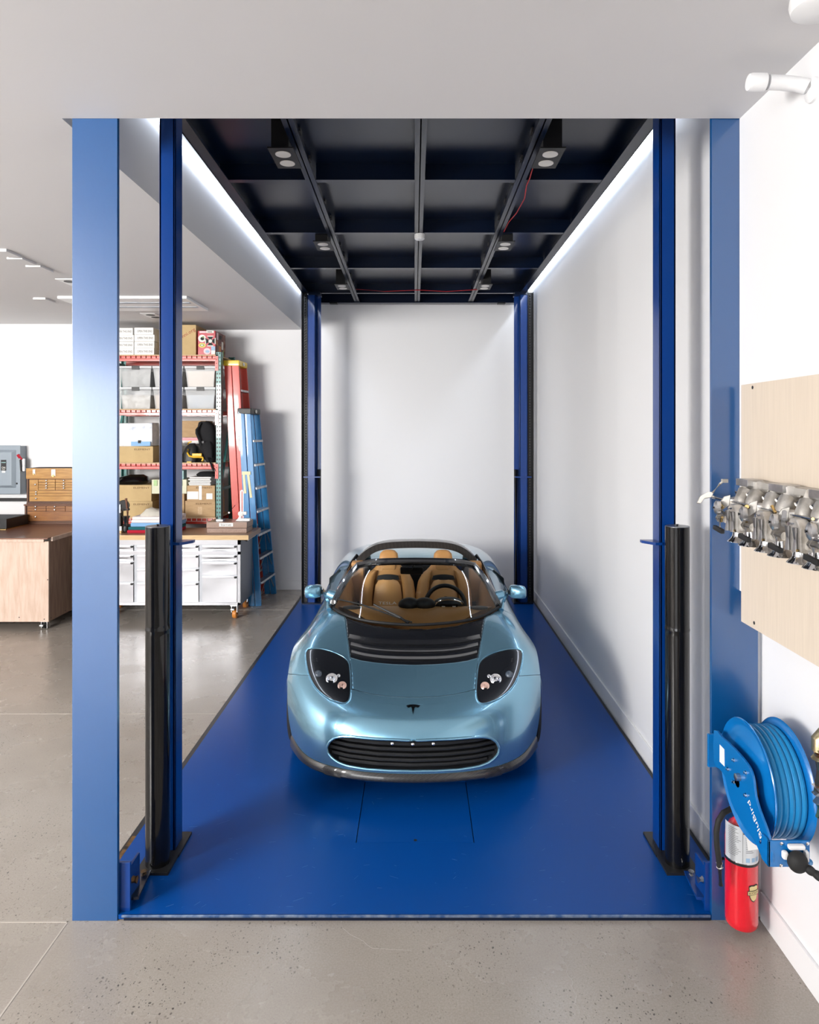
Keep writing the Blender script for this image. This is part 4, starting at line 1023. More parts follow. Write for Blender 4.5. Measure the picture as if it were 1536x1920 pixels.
# sticker covered case
t = thing('sticker_case', 'dark red case covered in stickers at the end of the top shelf', 'case', (WX(388, 8.54), 8.75, LV[3]))
cx0, cx1, cz1 = WX(371, 8.54), WX(404, 8.54), WZ(620, 8.54)
cb = part('case_body', MB().box(cx0, 8.54, LV[3], cx1, 8.98, cz1), 'case_red', t, bevel=0.006)
part('case_side', MB().box(cx1, 8.55, LV[3] + 0.005, cx1 + 0.003, 8.97, cz1 - 0.006), 'case_side', t)
def stk(nm, mb, m): return part(nm, mb, m, cb)
Yk = 8.539
def disc(u, v, ru, rv, m, dy=0.0): 
    c = W(u, v, Yk); return stk('sticker', MB().prism([(c.x + ru * 8.54 / 1280 * math.cos(q), Yk - 0.001 - dy, c.z + rv * 8.54 / 1280 * math.sin(q)) for q in np.linspace(0, 2 * PI, 21)[:-1]], (0, 0.001, 0)), m)
def rect(u0, v0, u1, v1, m, dy=0.0): 
    a = W(u0, v0, Yk); c = W(u1, v1, Yk); return stk('sticker', MB().box(a.x, Yk - 0.001 - dy, c.z, c.x, Yk - dy, a.z), m)
rect(374, 620.8, 386.5, 624.3, 'sticker_pink'); rect(387, 619.8, 401, 624.5, 'sticker_white'); rect(389, 621.6, 398, 623, 'ink', 0.001)
disc(379, 634.5, 7.2, 7.0, 'sticker_white'); disc(379.5, 635, 3.6, 3.2, 'ink', 0.001); disc(381, 632, 2.4, 1.4, 'sticker_green', 0.002)
disc(379, 647.5, 7.0, 4.4, 'sticker_yellow'); disc(379, 647.3, 4.2, 2.4, 'sticker_green', 0.001); disc(379, 647.3, 2.2, 1.2, 'sticker_white', 0.002)
disc(388.5, 658.5, 6.6, 6.0, 'sticker_pink'); disc(389, 659, 4.0, 2.6, 'sticker_blue', 0.001)
rect(396, 649.5, 403.6, 657, 'sticker_blue'); rect(396, 657.2, 403.6, 664, 'sticker_white')
def cross(c_u, c_v, s, m, dy):
    c = W(c_u, c_v, Yk); k = s * 8.54 / 1280; pts = []
    for q in range(4):
        an = q * PI / 2
        for (r_, o_) in ((0.28, -0.22), (1, -0.62), (1, 0.62), (0.28, 0.22)):
            dx, dz = r_ * math.cos(an) - o_ * math.sin(an), r_ * math.sin(an) + o_ * math.cos(an); pts.append((c.x + dx * k, Yk - 0.001 - dy, c.z + dz * k))
    stk('cross_sticker', MB().prism(pts, (0, 0.001, 0)), m)
cross(394.5, 639.5, 9.8, 'sticker_white', 0.0); cross(394.5, 639.5, 8.2, 'ink', 0.0012)
cross(394.5, 639.5, 3.2, 'sticker_white', 0.002)
for (y0, z0, dy, dz, m) in ((8.58, .20, .07, .09, 'sticker_pink'), (8.57, .13, .05, .06, 'sticker_orange'), (8.68, .05, .09, .08, 'sticker_orange'), (8.80, .10, .07, .10, 'sticker_white'), (8.85, .02, .05, .07, 'sticker_green'), (8.70, .22, .10, .05, 'ink')):
    part('sticker', MB().box(cx1 + 0.003, y0, LV[3] + z0, cx1 + 0.0042, y0 + dy, LV[3] + z0 + dz), m, cb)
# clear plastic bins on the second shelf
def bin_(u0, u1, vt_, vb_, content, label, zb, fill=0.75):
    Y = 8.545; x0, x1 = WX(u0, Y), WX(u1, Y); z1 = zb + (vb_ - vt_) * Y / 1280; hgt = z1 - zb; tp = 0.10 * (x1 - x0); d = 0.46
    t = thing('clear_bin', label, 'storage bin', ((x0 + x1) / 2, Y + d / 2, zb), group='clear lidded bins on the second shelf')
    def ring(z, ins): return [Vector((x0 + ins, Y + ins, z)), Vector((x1 - ins, Y + ins, z)), Vector((x1 - ins, Y + d - ins, z)), Vector((x0 + ins, Y + d - ins, z))]
    part('bin_body', MB().loft([ring(zb + 0.001, tp * 0.75), ring(zb + hgt * 0.86, tp * 0.25), ring(zb + hgt * 0.87, tp * 0.08), ring(zb + hgt * 0.92, tp * 0.05)]), 'bin_plastic', t)
    part('contents', MB().loft([ring(zb + 0.008, tp * 0.75 + 0.010), ring(zb + hgt * fill * 0.85, tp * 0.36 + 0.010)]), content, t)
    part('bin_lid', MB().box(x0, Y, zb + hgt * 0.92, x1, Y + d, z1 - 0.001), 'bin_lid', t, bevel=0.004)
    cm = (x0 + x1) / 2 + 0.005
    part('clip', MB().box(cm - 0.048, Y - 0.006, z1 - hgt * 0.17, cm + 0.048, Y, z1 + 0.0), 'black_satin', t, bevel=0.002)
    return z1
cols = [(223, 284, 'grey fabric', 'contents_grey', 'crumpled white paper', 'contents_white', 'under the white cartons'),
        (285.5, 343.5, 'dark cloth', 'contents_grey', 'tan packets', 'contents_tan', 'behind the blue lift post'),
        (346, 404, 'a beige carton', 'contents_tan', 'bluish fabric', 'contents_blue', 'against the green upright')]
for u0, u1, ta, ma, tb, mb_, wh in cols:
    z1 = bin_(u0, u1, 725.5, 766.6, mb_, 'clear lidded bin of %s, lower of the two %s' % (tb, wh), LV[2])
    bin_(u0, u1, 686, 725.5, ma, 'clear lidded bin of %s, upper of the two %s' % (ta, wh), z1, 0.9)
# third shelf
t, x0, x1, z1, Y = carton('cardboard_box', 'low tan cardboard box printed ELEMENT under the white patterned bag', 218, 287, 837, LV[1], 'cardboard_light', 0.42)
lettering('ELEMENT', t, 'ink_brown', (WX(267, Y), Y - 0.0008, WZ(842.6, Y)), (1, 0, 0), (0, 0, 1), width=0.20, height=0.021)
bx0, bx1, bz1 = WX(221, 8.56), WX(285, 8.56), WZ(793, 8.56)
rows = []
for i in range(7):
    tt = i / 6; z = z1 + (bz1 - z1) * tt; bul = 0.02 * math.sin(PI * tt) + 0.008 * math.sin(5 * tt)
    rows.append([Vector((x, y, z + 0.004 * math.sin(9 * x))) for x, y in ((bx0 - bul * .3, 8.56 - bul), ((bx0 + bx1) / 2, 8.55 - bul), (bx1 + bul * .4 - 0.02 * tt * 0, 8.57 - bul), (bx1 + bul * .3, 8.80), ((bx0 + bx1) / 2, 8.83), (bx0, 8.80))])
t = thing('white_bag', 'shiny white patterned plastic bag standing on a low cardboard box', 'bag', ((bx0 + bx1) / 2, 8.68, z1))
part('bag_body', MB().loft(rows), 'bag_white', t, bevel=0.01)
part('printed_patch', MB().box(WX(246, 8.53), 8.526, WZ(836, 8.53), WX(282, 8.53), 8.532, WZ(828, 8.53)), 'paper_blue', t)
part('printed_patch', MB().box(WX(259, 8.53), 8.525, WZ(831, 8.53), WX(264.5, 8.53), 8.527, WZ(825.5, 8.53)), 'ink', t)
t, x0, x1, z1, Y = carton('cardboard_box', 'plain tan cardboard box at the back of the shelf behind the backpack', 318, 386, 789, 2.0686, 'cardboard', 0.30, 8.75)
t2, *_ = carton('flat_box', 'flat box with a red and white edge under a plain cardboard box', 318, 388, 820, LV[1], 'contents_grey', 0.32, 8.74, flaps=False)
part('red_band', MB().box(WX(322, 8.735), 8.734, WZ(826, 8.735), WX(384, 8.735), 8.7395, WZ(820.5, 8.735)), 'case_red', t2)
part('white_band', MB().box(WX(322, 8.735), 8.734, WZ(832, 8.735), WX(384, 8.735), 8.7395, WZ(826, 8.735)), 'paper', t2)
# backpack
def blob(sections, n=18, p=0.7):
    rings = []
    for (x, y, z, rx, ry) in sections:
        rings.append([Vector((x + math.copysign(abs(math.cos(a)) ** p, math.cos(a)) * rx, y + math.copysign(abs(math.sin(a)) ** p, math.sin(a)) * ry, z)) for a in np.linspace(0, 2 * PI, n + 1)[:-1]])
    return MB().loft(rings)
bk = thing('backpack', 'black fabric backpack slumped against the green upright with a strap hanging down', 'backpack', (WX(388, 8.6), 8.62, LV[1]))
S_ = lambda u, v, rx: (WX(u, 8.6), 8.62, WZ(v, 8.6), rx * 8.6 / 1280, 0.085)
part('bag_body', blob([S_(395, 867, 6), S_(393, 858, 11), S_(390, 840, 14), S_(388, 825, 15.5), S_(387, 810, 16), S_(386, 798, 14.5), S_(384, 792, 11), S_(383, 790, 5)]), 'black_fabric', bk)
part('front_pocket', blob([(WX(392, 8.52), 8.54, WZ(858, 8.52), 0.04, 0.03), (WX(390, 8.52), 8.535, WZ(850, 8.52), 0.06, 0.04), (WX(388, 8.52), 8.535, WZ(836, 8.52), 0.065, 0.04), (WX(387, 8.52), 8.54, WZ(828, 8.52), 0.05, 0.025)]), 'black_fabric', bk)
part('shoulder_strap', MB().tube([W(377, 793, 8.53), W(369, 806, 8.50), W(369, 812, 8.50), W(374, 824, 8.50), W(377, 836, 8.52)], 0.018, 8), 'black_fabric', bk)
part('loose_strap', MB().tube([W(390, 858, 8.50), W(395, 868, 8.47), W(398, 877, 8.465), W(401, 883, 8.465)], 0.012, 6), 'black_fabric', bk)
part('buckle', MB().box(WX(379, 8.5), 8.488, WZ(831, 8.5), WX(383, 8.5), 8.498, WZ(827, 8.5)), 'dark_grey', bk)
# yellow and black power tools
ys = thing('circular_saw', 'black power tool with yellow handle on the third shelf beside the backpack', 'power tool', (WX(362, 8.55), 8.60, LV[1]))
part('motor', blob([(WX(357, 8.6), 8.62, LV[1] + .002, .09, .08), (WX(357, 8.6), 8.62, LV[1] + .10, .10, .08), (WX(359, 8.6), 8.63, LV[1] + .20, .07, .06), (WX(360, 8.6), 8.63, LV[1] + .24, .03, .03)]), 'black_satin', ys)
part('hose_loop', MB().tube([W(353, 842, 8.53), W(351.5, 849, 8.52), W(355, 855, 8.51), W(363, 857, 8.51), W(374, 857, 8.51), W(380, 858, 8.52), W(381, 861, 8.52), W(379, 864.5, 8.52)], 0.012, 8), 'tool_yellow', ys)
part('handle', MB().tube([W(352, 833, 8.55), W(354, 830, 8.54), W(359, 828, 8.54)], 0.010, 8), 'tool_yellow', ys)
part('guard', MB().box(WX(360, 8.5), 8.500, WZ(856, 8.5), WX(378, 8.5), 8.531, WZ(850, 8.5)), 'tool_yellow', ys, bevel=0.006)
part('foot', MB().box(WX(350, 8.5), 8.51, LV[1], WX(358, 8.5), 8.56, LV[1] + 0.013), 'tool_yellow', ys)
dr = thing('cordless_drill', 'yellow and black cordless tool half hidden by the blue lift post, third shelf', 'power tool', (WX(334, 8.6), 8.62, LV[1]))
part('battery', MB().box(WX(322, 8.6), 8.57, LV[1], WX(338, 8.6), 8.70, LV[1] + 0.10), 'black_satin', dr, bevel=0.01)
part('grip', MB().bar((WX(330, 8.6), 8.63, LV[1] + .09), (WX(334, 8.6), 8.62, LV[1] + .22), .05, .05), 'tool_yellow', dr, bevel=0.012)
part('body', MB().cyl((WX(322, 8.6), 8.62, LV[1] + .24), (WX(340, 8.6), 8.60, LV[1] + .24), .034), 'tool_yellow', dr)
# fourth shelf
t, x0, x1, z1, Y = carton('cardboard_box', 'tan cardboard box printed ELEMENT, lower of two behind the towels', 214, 286, 940, LV[0], 'cardboard_light', 0.44)
lettering('ELEMENT', t, 'ink_brown', (WX(265.5, Y), Y - 0.0008, WZ(945.6, Y)), (1, 0, 0), (0, 0, 1), width=0.20, height=0.020)
t, x0, x1, z2, Y = carton('cardboard_box', 'tan cardboard box printed ELEMENT under a black bag, upper of two', 214, 284, 909.5, z1, 'cardboard_light', 0.42)
lettering('ELEMENT', t, 'ink_brown', (WX(265.5, Y), Y - 0.0008, WZ(914.6, Y)), (1, 0, 0), (0, 0, 1), width=0.20, height=0.022)
solo('black_bag', 'crumpled black plastic bag lying on cardboard boxes on the lowest shelf', 'bag',
     blob([(WX(246, 8.7), 8.72, z2, .17, .13), (WX(248, 8.7), 8.71, z2 + .04, .20, .14), (WX(250, 8.7), 8.72, z2 + .09, .17, .12), (WX(255, 8.7), 8.73, z2 + .12, .08, .06)]), 'black_gloss')
t, x0, x1, z1, Y = carton('cardboard_box', 'tan cardboard box under the cream bin, beside the blue lift post', 300, 345.5, 926, LV[0], 'cardboard', 0.42)
cbn = thing('cream_bin', 'cream plastic bin with green clips on a cardboard box, lowest shelf', 'storage bin', (WX(318, 8.54), 8.74, z1))
part('bin_body', MB().box(WX(284.2, 8.54), 8.54, z1, WX(350, 8.54), 8.92, WZ(899, 8.54)), 'bin_cream', cbn, bevel=0.008)
for u in (288, 335): part('clip', MB().box(WX(u, 8.53), 8.53, WZ(911, 8.53), WX(u + 6.5, 8.53), 8.54, WZ(900.5, 8.53)), 'bin_green', cbn)
part('rib', MB().box(WX(336, 8.53), 8.534, WZ(924, 8.53), WX(336.8, 8.53), 8.54, WZ(899, 8.53)), 'dark_grey', cbn)
solo('teal_box', 'small teal and white box standing on the cream bin', 'box', MB().box(WX(330, 8.58), 8.58, WZ(899, 8.54) + 0.001, WX(344.5, 8.58), 8.70, WZ(882, 8.58)), 'teal_plastic', bevel=0.004)
t, x0, x1, z1, Y = carton('cardboard_box', 'worn cardboard box printed ELEMENT, lower of two against the green upright', 347, 403.5, 939, LV[0], 'cardboard', 0.42)
lettering('ELEMENT', t, 'ink_brown', (WX(382.5, Y), Y - 0.0008, WZ(944.6, Y)), (1, 0, 0), (0, 0, 1), width=0.20, height=0.021)
part('stain', MB().box(WX(371, Y), Y - 0.0008, WZ(965, Y), WX(379, Y), Y, WZ(950, Y)), 'particle_board', t)
t, x0, x1, z2, Y = carton('cardboard_box', 'taped cardboard box with white labels, upper of two against the green upright', 350.5, 403, 910.5, z1, 'cardboard', 0.40)
lettering('ELEMENT', t, 'ink_brown', (WX(383, Y), Y - 0.0008, WZ(914.5, Y)), (1, 0, 0), (0, 0, 1), width=0.20, height=0.021)
part('tape_strip', MB().box(WX(373, Y), Y - 0.002, WZ(937, Y), WX(378.5, Y), Y, WZ(911, Y)), 'tape', t)
part('label_sheet', MB().box(WX(351, Y), Y - 0.003, WZ(936, Y), WX(372, Y), Y, WZ(921.5, Y)), 'tape', t)
part('label_sheet', MB().box(WX(387, Y), Y - 0.002, WZ(936, Y), WX(398.5, Y), Y, WZ(925, Y)), 'paper', t)
fp = thing('folded_sheets', 'stack of crumpled white folded sheets on a taped cardboard box', 'paper stack', (WX(377, 8.56), 8.70, z2))
for k in range(5):
    j = random.uniform(-.012, .012)
    part('sheet', MB().box(WX(355, 8.56) + j, 8.555 + j, z2 + .022 * k, WX(396, 8.56) + j * .6, 8.86, z2 + .022 * k + .019), 'paper', fp, bevel=0.007)
solo('dark_pouch', 'flat black pouch lying on folded white sheets, lowest shelf', 'pouch',
     blob([(WX(386, 8.64), 8.70, z2 + .110, .12, .10), (WX(386, 8.64), 8.70, z2 + .135, .13, .11), (WX(386, 8.64), 8.70, z2 + .165, .09, .08)]), 'black_fabric')

# ------------------------------------------------------------------ ladders
def ladder(name, label, foot_n, foot_f, top_n, top_f, side_m, cap_m, steps, wrail, wx_, oval=None):
    t = thing(name, label, 'ladder', foot_n, group='stepladders leaning by the rack')
    fn, ff, tn, tf = map(Vector, (foot_n, foot_f, top_n, top_f)); off = Vector((-wrail - 0.008, 0, 0))
    for nm, a, b_ in (('front_rail', fn, tn), ('front_rail', ff, tf), ('rear_rail', fn + off, tn + off), ('rear_rail', ff + off, tf + off)):
        part(nm, MB().bar(a, b_, wrail, 0.030), side_m, t, bevel=0.004)
    for k in steps:
        a = fn + (tn - fn) * k; b_ = ff + (tf - ff) * k
        st = part('step', MB().bar(a + Vector((.01, 0.016, 0)), b_ + Vector((.01, -0.016, 0)), .028, 0.085, up=(1, 0, 0)), 'aluminium', t, bevel=0.003)
    d = norm(tn - fn)
    part('top_cap', MB().bar(tn + Vector((-wrail / 2 - .004, -.02, 0)) + d * .0, tf + Vector((-wrail / 2 - .004, .02, 0)), .075, wrail * 2 + .03, up=(1, 0, 0)), cap_m, t, bevel=0.012)
    if oval:
        c = fn + (tn - fn) * oval
        part('oval_label', MB().prism([c + d * .095 * math.sin(q) + Vector((.022, 0, 0)) * math.cos(q) + Vector((0, -.0165, 0)) for q in np.linspace(0, 2 * PI, 21)[:-1]], (0, .001, 0)), 'paper', t)
    part('cap_badge', MB().prism([tn.lerp(tf, .5) + Vector((wrail / 2 + .014, .05 * math.cos(q), .022 * math.sin(q))) for q in np.linspace(0, 2 * PI, 17)[:-1]], (.002, 0, 0)), 'sticker_white', t)
    return t, fn, tn, ff, tf, d
bl, fn, tn, ff, tf, d = ladder('stepladder', 'blue fibreglass stepladder with black cap, folded and leaning by the workbench', (WX(485, 8.39), 8.39, 0), (-1.90, 9.02, 0), (WX(464.5, 8.45), 8.45, WZ(771, 8.45)), (-2.075, 8.80, WZ(771, 8.45)), 'ladder_blue', 'black_satin', (.115, .24, .36, .48, .60, .72, .845), .072, 0)
for k, uu in ((0, (458.5, 455, 461)), (1, (468, 465, 472))):
    p0, p1 = W(457 + 8 * k, 886, 8.42), W(460.5 + 11 * k, 925 + 8 * k, 8.42)
    part('spreader_strap', MB().bar((p0.x, 8.415, p0.z), (p1.x, 8.405, p1.z), .030, .006), 'ladder_cream', bl, bevel=0.002)
part('spreader_plate', MB().box(WX(454, 8.41), 8.402, WZ(890, 8.41), WX(470, 8.41), 8.414, WZ(884, 8.41)), 'ladder_cream', bl)
for k in (.115, .24, .36):
    a = fn + (tn - fn) * k; b_ = ff + (tf - ff) * k
    part('knee_brace', MB().bar(a + Vector((.03, .02, -.17)), a.lerp(b_, .35) + Vector((.04, 0, 0)), .010, .004), 'aluminium', bl)
    part('knee_brace', MB().bar(b_ + Vector((.03, -.02, -.17)), a.lerp(b_, .65) + Vector((.04, 0, 0)), .010, .004), 'aluminium', bl)
ladder('stepladder', 'tall red stepladder with yellow cap leaning between the rack and the blue ladder', (WX(466, 8.62), 8.62, 0), (-2.10, 9.16, 0), (WX(441.5, 8.66), 8.66, WZ(681, 8.66)), (-2.30, 9.0, WZ(681, 8.66)), 'ladder_red', 'ladder_yellow', (.1, .2, .3, .4, .5, .6, .7, .8, .885), .088, 0, oval=.66)

# ------------------------------------------------------------------ rolling steel workbench
BY = 7.78; BX1 = WX(451, BY); BX0 = -3.72; BZ0, BZ1 = WZ(1135, BY), WZ(1012, BY); BYB = 8.33
wb = thing('workbench', 'long rolling stainless steel drawer workbench with a maple top and orange casters', 'workbench', ((BX0 + BX1) / 2, BY + .3, 0))
body = part('cabinet_body', MB().box(BX0, BY + .012, BZ0, BX1, BYB, BZ1), 'stainless_dark', wb)
for a, b_, c, d_ in ((BX0, BX1, 1021.5, 1012), (BX0, BX1, 1040, 1034), (BX0, BX1, 1135, 1130)):
    part('face_rail', MB().box(a, BY, WZ(c, BY), b_, BY + .013, WZ(d_, BY)), 'stainless', wb, bevel=.001)
for u0, u1 in ((445.3, 451),): part('face_stile', MB().box(WX(u0, BY), BY, BZ0, WX(u1, BY), BY + .013, BZ1), 'stainless', wb, bevel=.001)
part('side_panel', MB().box(BX1 - .001, BY + .013, BZ0, BX1 + .003, BYB, BZ1), 'stainless_dark', wb)
cols = [(168, 250.5, [(1022, 1033.5), (1040.5, 1052), (1053, 1091), (1092, 1129.5)]), (257, 372.8, [(1022, 1033.5), (1040.5, 1065), (1066, 1091), (1092, 1129.5)]), (379, 444.8, [(1022, 1033.5), (1040.5, 1052), (1053.5, 1078.5), (1079.5, 1129.5)])]
for u0, u1, rw in cols:
    for v0, v1 in rw:
        x0, x1, z0, z1 = WX(u0, BY) + .002, WX(u1, BY) - .002, WZ(v1, BY) + .003, WZ(v0, BY) - .003
        hh = z1 - z0; ht = min(.026, hh * .4)
        rows = []
        for s in np.linspace(-1, 1, 13):     # slightly dished drawer fronts
            x = (x0 + x1) / 2 + s * (x1 - x0) / 2; rows.append([Vector((x, BY - .004 + .006 * (1 - s * s) * math.sin(PI * tt), z0 + (hh - ht) * tt)) for tt in np.linspace(0, 1, 7)])
        dr_ = part('drawer', MB().grid(rows).box(x0, BY + .002, z0, x1, BY + .012, z1), 'stainless', wb)
        part('drawer_pull', MB().box(x0, BY - .014, z1 - ht, x1 - .03, BY + .002, z1 - ht * .25).box(x0, BY - .006, z1 - ht * .3, x1, BY + .002, z1), 'stainless', dr_, bevel=.002)
        part('latch', MB().lathe([(.013, 0), (.013, .012), (.008, .015), (0, .016)], (x1 - .017, BY, z1 - ht * .55), (0, -1, 0), 14), 'black_satin', dr_)
part('wood_top', MB().box(BX0 - .03, BY - .02, BZ1, WX(467, BY), 8.365, WZ(1003, BY)), 'bench_top', wb, bevel=.002)
part('top_edge', MB().box(BX0 - .03, BY - .024, BZ1 + .001, WX(467, BY), BY - .018, WZ(1003, BY) - .001), 'maple', wb)
BT = WZ(1003, BY)
part('push_handle', MB().tube([(BX1, BY + .06, .90), (BX1 + .055, BY + .06, .89), (BX1 + .055, BY + .46, .89), (BX1, BY + .46, .90)], .012, 10), 'chrome', wb)
def caster(x, y, par, wheel_m, zt, r=.055):
    c = part('caster', MB().box(x - .04, y - .045, zt - .012, x + .04, y + .045, zt).box(x - .034, y - .03, zt - .085, x - .028, y + .03, zt - .012).box(x + .028, y - .03, zt - .085, x + .034, y + .03, zt - .012).cyl((x, y, zt - .03), (x, y, zt - .012), .035), 'aluminium', par)
    part('caster_wheel', MB().lathe([(r - .02, -.022), (r - .006, -.022), (r, -.015), (r, .015), (r - .006, .022), (r - .02, .022)], (x, y + .012, r), (1, 0, 0), 24), wheel_m, c)
    part('axle', MB().cyl((x - .036, y + .012, r), (x + .036, y + .012, r), .012, n=10), 'chrome', c)
    part('brake_pedal', MB().box(x - .03, y - .075, zt - .055, x + .01, y - .03, zt - .035), 'aluminium', c, bevel=.004)
for x, y in ((WX(440, 7.82), 7.83), (WX(440, 7.82), 8.30), (BX0 + .1, 7.83), (BX0 + .1, 8.30)): caster(x, y, wb, 'roller_orange', BZ0)
# things on the bench
gy = 7.93
g = thing('surface_plate', 'pinkish granite surface plate with a white name label on the workbench', 'surface plate', (WX(431, gy), gy + .15, BT))
gx0, gx1 = WX(387, gy), WX(463, gy)
part('plate_slab', MB().box(gx0, gy, BT + .056, gx1, gy + .30, BT + .125), 'granite', g, bevel=.004)
part('plate_ledge', MB().box(gx0 + .006, gy + .006, BT, gx1 - .004, gy + .29, BT + .052), 'granite', g, bevel=.004)
part('name_label', MB().box(WX(411, gy), gy - .0015, BT + .075, WX(437, gy), gy, BT + .115), 'paper', g)
lettering('Starrett', g, 'ink', (WX(424, gy), gy - .002, BT + .095), (1, 0, 0), (0, 0, 1), width=.125, height=.026)
gt = BT + .1255
s_ = thing('surface_gauge', 'small surface gauge with a slanted scriber rod on the granite plate', 'gauge', (WX(415, gy + .1), gy + .1, gt))
part('gauge_base', MB().box(WX(407, gy + .1), gy + .06, gt, WX(420, gy + .1), gy + .15, gt + .02), 'aluminium', s_, bevel=.004)
part('scriber_rod', MB().cyl((WX(417, gy + .1), gy + .1, gt + .01), (WX(441, gy + .1), gy + .1, gt + .185), .0035, n=8), 'black_satin', s_)
part('clamp', MB().cyl((WX(430, gy + .1), gy + .085, gt + .10), (WX(430, gy + .1), gy + .115, gt + .10), .010, n=12), 'chrome', s_)
h_ = thing('height_gauge', 'dial height gauge on a slim upright standing on the granite plate', 'gauge', (WX(455, gy + .12), gy + .12, gt))
hx = WX(452, gy + .12)
part('gauge_base', MB().box(hx - .02, gy + .09, gt, hx + .11, gy + .16, gt + .03), 'white_plastic', h_, bevel=.005)
part('column', MB().box(hx - .006, gy + .11, gt + .03, hx + .006, gy + .125, gt + .36).box(hx + .022, gy + .11, gt + .03, hx + .030, gy + .125, gt + .36).box(hx - .006, gy + .11, gt + .352, hx + .030, gy + .125, gt + .362), 'aluminium', h_)
part('dial', MB().lathe([(.032, 0), (.032, .02), (.027, .022), (0, .022)], (hx + .004, gy + .108, gt + .085), (0, -1, 0), 24), 'lamp_glass', h_)
part('slider', MB().box(hx + .02, gy + .09, gt + .075, hx + .07, gy + .13, gt + .11), 'white_plastic', h_, bevel=.004)
part('scriber', MB().prism([(hx - .06, gy + .10, gt + .001), (hx - .03, gy + .10, gt + .03), (hx - .01, gy + .10, gt + .07), (hx + .01, gy + .10, gt + .06), (hx - .02, gy + .10, gt + .001)], (0, .02, 0)), 'white_plastic', h_)
# folded towels
zt_ = BT; tows = [('towel_red', 238, 330, 6.0, 'dark red', 'bottom of the pile'), ('towel_teal', 240, 330, 6.2, 'dark teal', 'above the red one'), ('towel_blue', 244.5, 330, 7.4, 'sky blue', 'in the middle of the pile'), ('towel_white', 246, 330, 11.5, 'pale pink white', 'under the crumpled cloth')]
for m_, u0, u1, hpx, cn_, wh in tows:
    hh = hpx * 7.9 / 1280; x0, x1 = WX(u0, 7.9), WX(u1, 7.9)
    mbt = MB().box(x0, 7.9, zt_, x1, 8.25, zt_ + hh * .5).box(x0 + .008, 7.905, zt_ + hh * .5, x1, 8.25, zt_ + hh) if hpx > 8 else MB().box(x0, 7.9, zt_, x1, 8.25, zt_ + hh)
    solo('folded_towel', '%s folded towel on the workbench, %s' % (cn_, wh), 'towel', mbt, m_, bevel=.009, group='folded towels on the workbench', seg=3); zt_ += hh
rw = []
for x, w_, h2 in ((258, .02, .01), (263, .09, .04), (272, .12, .085), (280, .13, .09), (290, .12, .075), (310, .05, .03)):
    X_ = WX(x, 7.95); rw.append([Vector((X_, 8.05 + w_ * math.cos(a) * (1 + .12 * math.sin(3 * a + x)), zt_ + max(0, h2 * math.sin(a) * (1 + .12 * math.cos(5 * a + x))))) for a in np.linspace(0, 2 * PI, 19)[:-1]])
solo('crumpled_cloth', 'crumpled beige cloth lying on the folded towels', 'cloth', MB().loft(rw), 'towel_grey')
# arbor press
ap = thing('bench_press', 'small dark bench press with a long lever, half hidden by the front column', 'press', (WX(224, 7.95), 7.95, BT))
px_ = WX(226, 7.95)
part('press_base', MB().box(px_ - .12, 7.90, BT, px_ + .03, 8.08, BT + .03), 'maple', ap)
part('foot_block', MB().box(px_ - .03, 7.93, BT + .03, px_ + .02, 8.03, BT + .075), 'aluminium', ap)
part('motor_can', MB().cyl((px_ + .045, 8.0, BT + .03), (px_ + .045, 8.0, BT + .19), .045), 'stainless_dark', ap)
part('motor_foot', MB().lathe([(.042, 0), (.044, .03), (.038, .06)], (px_ + .05, 7.98, BT + .015), (0, 0, 1), 20), 'black_satin', ap)
part('frame', MB().box(px_ - .05, 7.96, BT + .06, px_ + .0, 8.04, BT + .36), 'black_satin', ap, bevel=.01)
part('wheel', MB().lathe([(.02, -.02), (.06, -.02), (.065, 0), (.06, .02), (.02, .02)], (px_ + .03, 7.97, BT + .315), (.25, -1, 0), 24), 'black_satin', ap)
part('lever', MB().tube([(px_ + .085, 7.96, BT + .02), (px_ + .078, 7.96, BT + .24), (px_ + .06, 7.96, BT + .40)], [.008, .011, .013], 10), 'walnut_top', ap)
part('spindle', MB().cyl((px_ + .02, 7.93, BT + .275), (px_ + .10, 7.93, BT + .275), .010, n=12), 'chrome', ap)
part('spindle_knob', MB().ell((px_ + .105, 7.93, BT + .275), .012, .014, .014), 'black_satin', ap)
part('plate', MB().box(px_ - .015, 7.925, BT + .235, px_ + .01, 7.96, BT + .33), 'aluminium', ap)

# ------------------------------------------------------------------ plywood cabinet with tool chests
CY = 7.35; CX1 = WX(91, CY); CX0 = -5.75; CZ0, CZ1 = WZ(1166, CY), 1.0; CYB = 8.70
pc = thing('plywood_cabinet', 'plywood cabinet on casters with a dark wood top under the tool chests', 'cabinet', ((CX0 + CX1) / 2, 8.0, 0))
part('front_panel', MB().box(CX0, CY, CZ0, CX1, CY + .018, CZ1 - .04), 'plywood', pc, bevel=.001)
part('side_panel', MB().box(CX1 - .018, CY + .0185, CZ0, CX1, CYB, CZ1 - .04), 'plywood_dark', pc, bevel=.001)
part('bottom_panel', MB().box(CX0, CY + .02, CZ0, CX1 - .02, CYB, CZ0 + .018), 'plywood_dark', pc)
part('edge_strip', MB().box(-5.0, CY - .018, CZ1 - .045, WX(83.5, CY), CY, CZ1 - .002), 'plywood', pc, bevel=.001)
part('edge_strip', MB().box(CX1, CY + .05, CZ1 - .045, CX1 + .018, CYB, CZ1 - .002), 'plywood', pc, bevel=.001)
part('cabinet_top', MB().box(CX0, CY - .022, CZ1 - .014, CX1 + .002, CYB, CZ1), 'walnut_top', pc, bevel=.002)
for u, v in ((36, 1011), (82.5, 1013), (89.5, 1087), (36, 1157.5), (83, 1161)):
    p = W(u, v, CY); part('screw', MB().cyl((p.x, CY - .0015, p.z), (p.x, CY, p.z), .006, n=10), 'ink', pc)
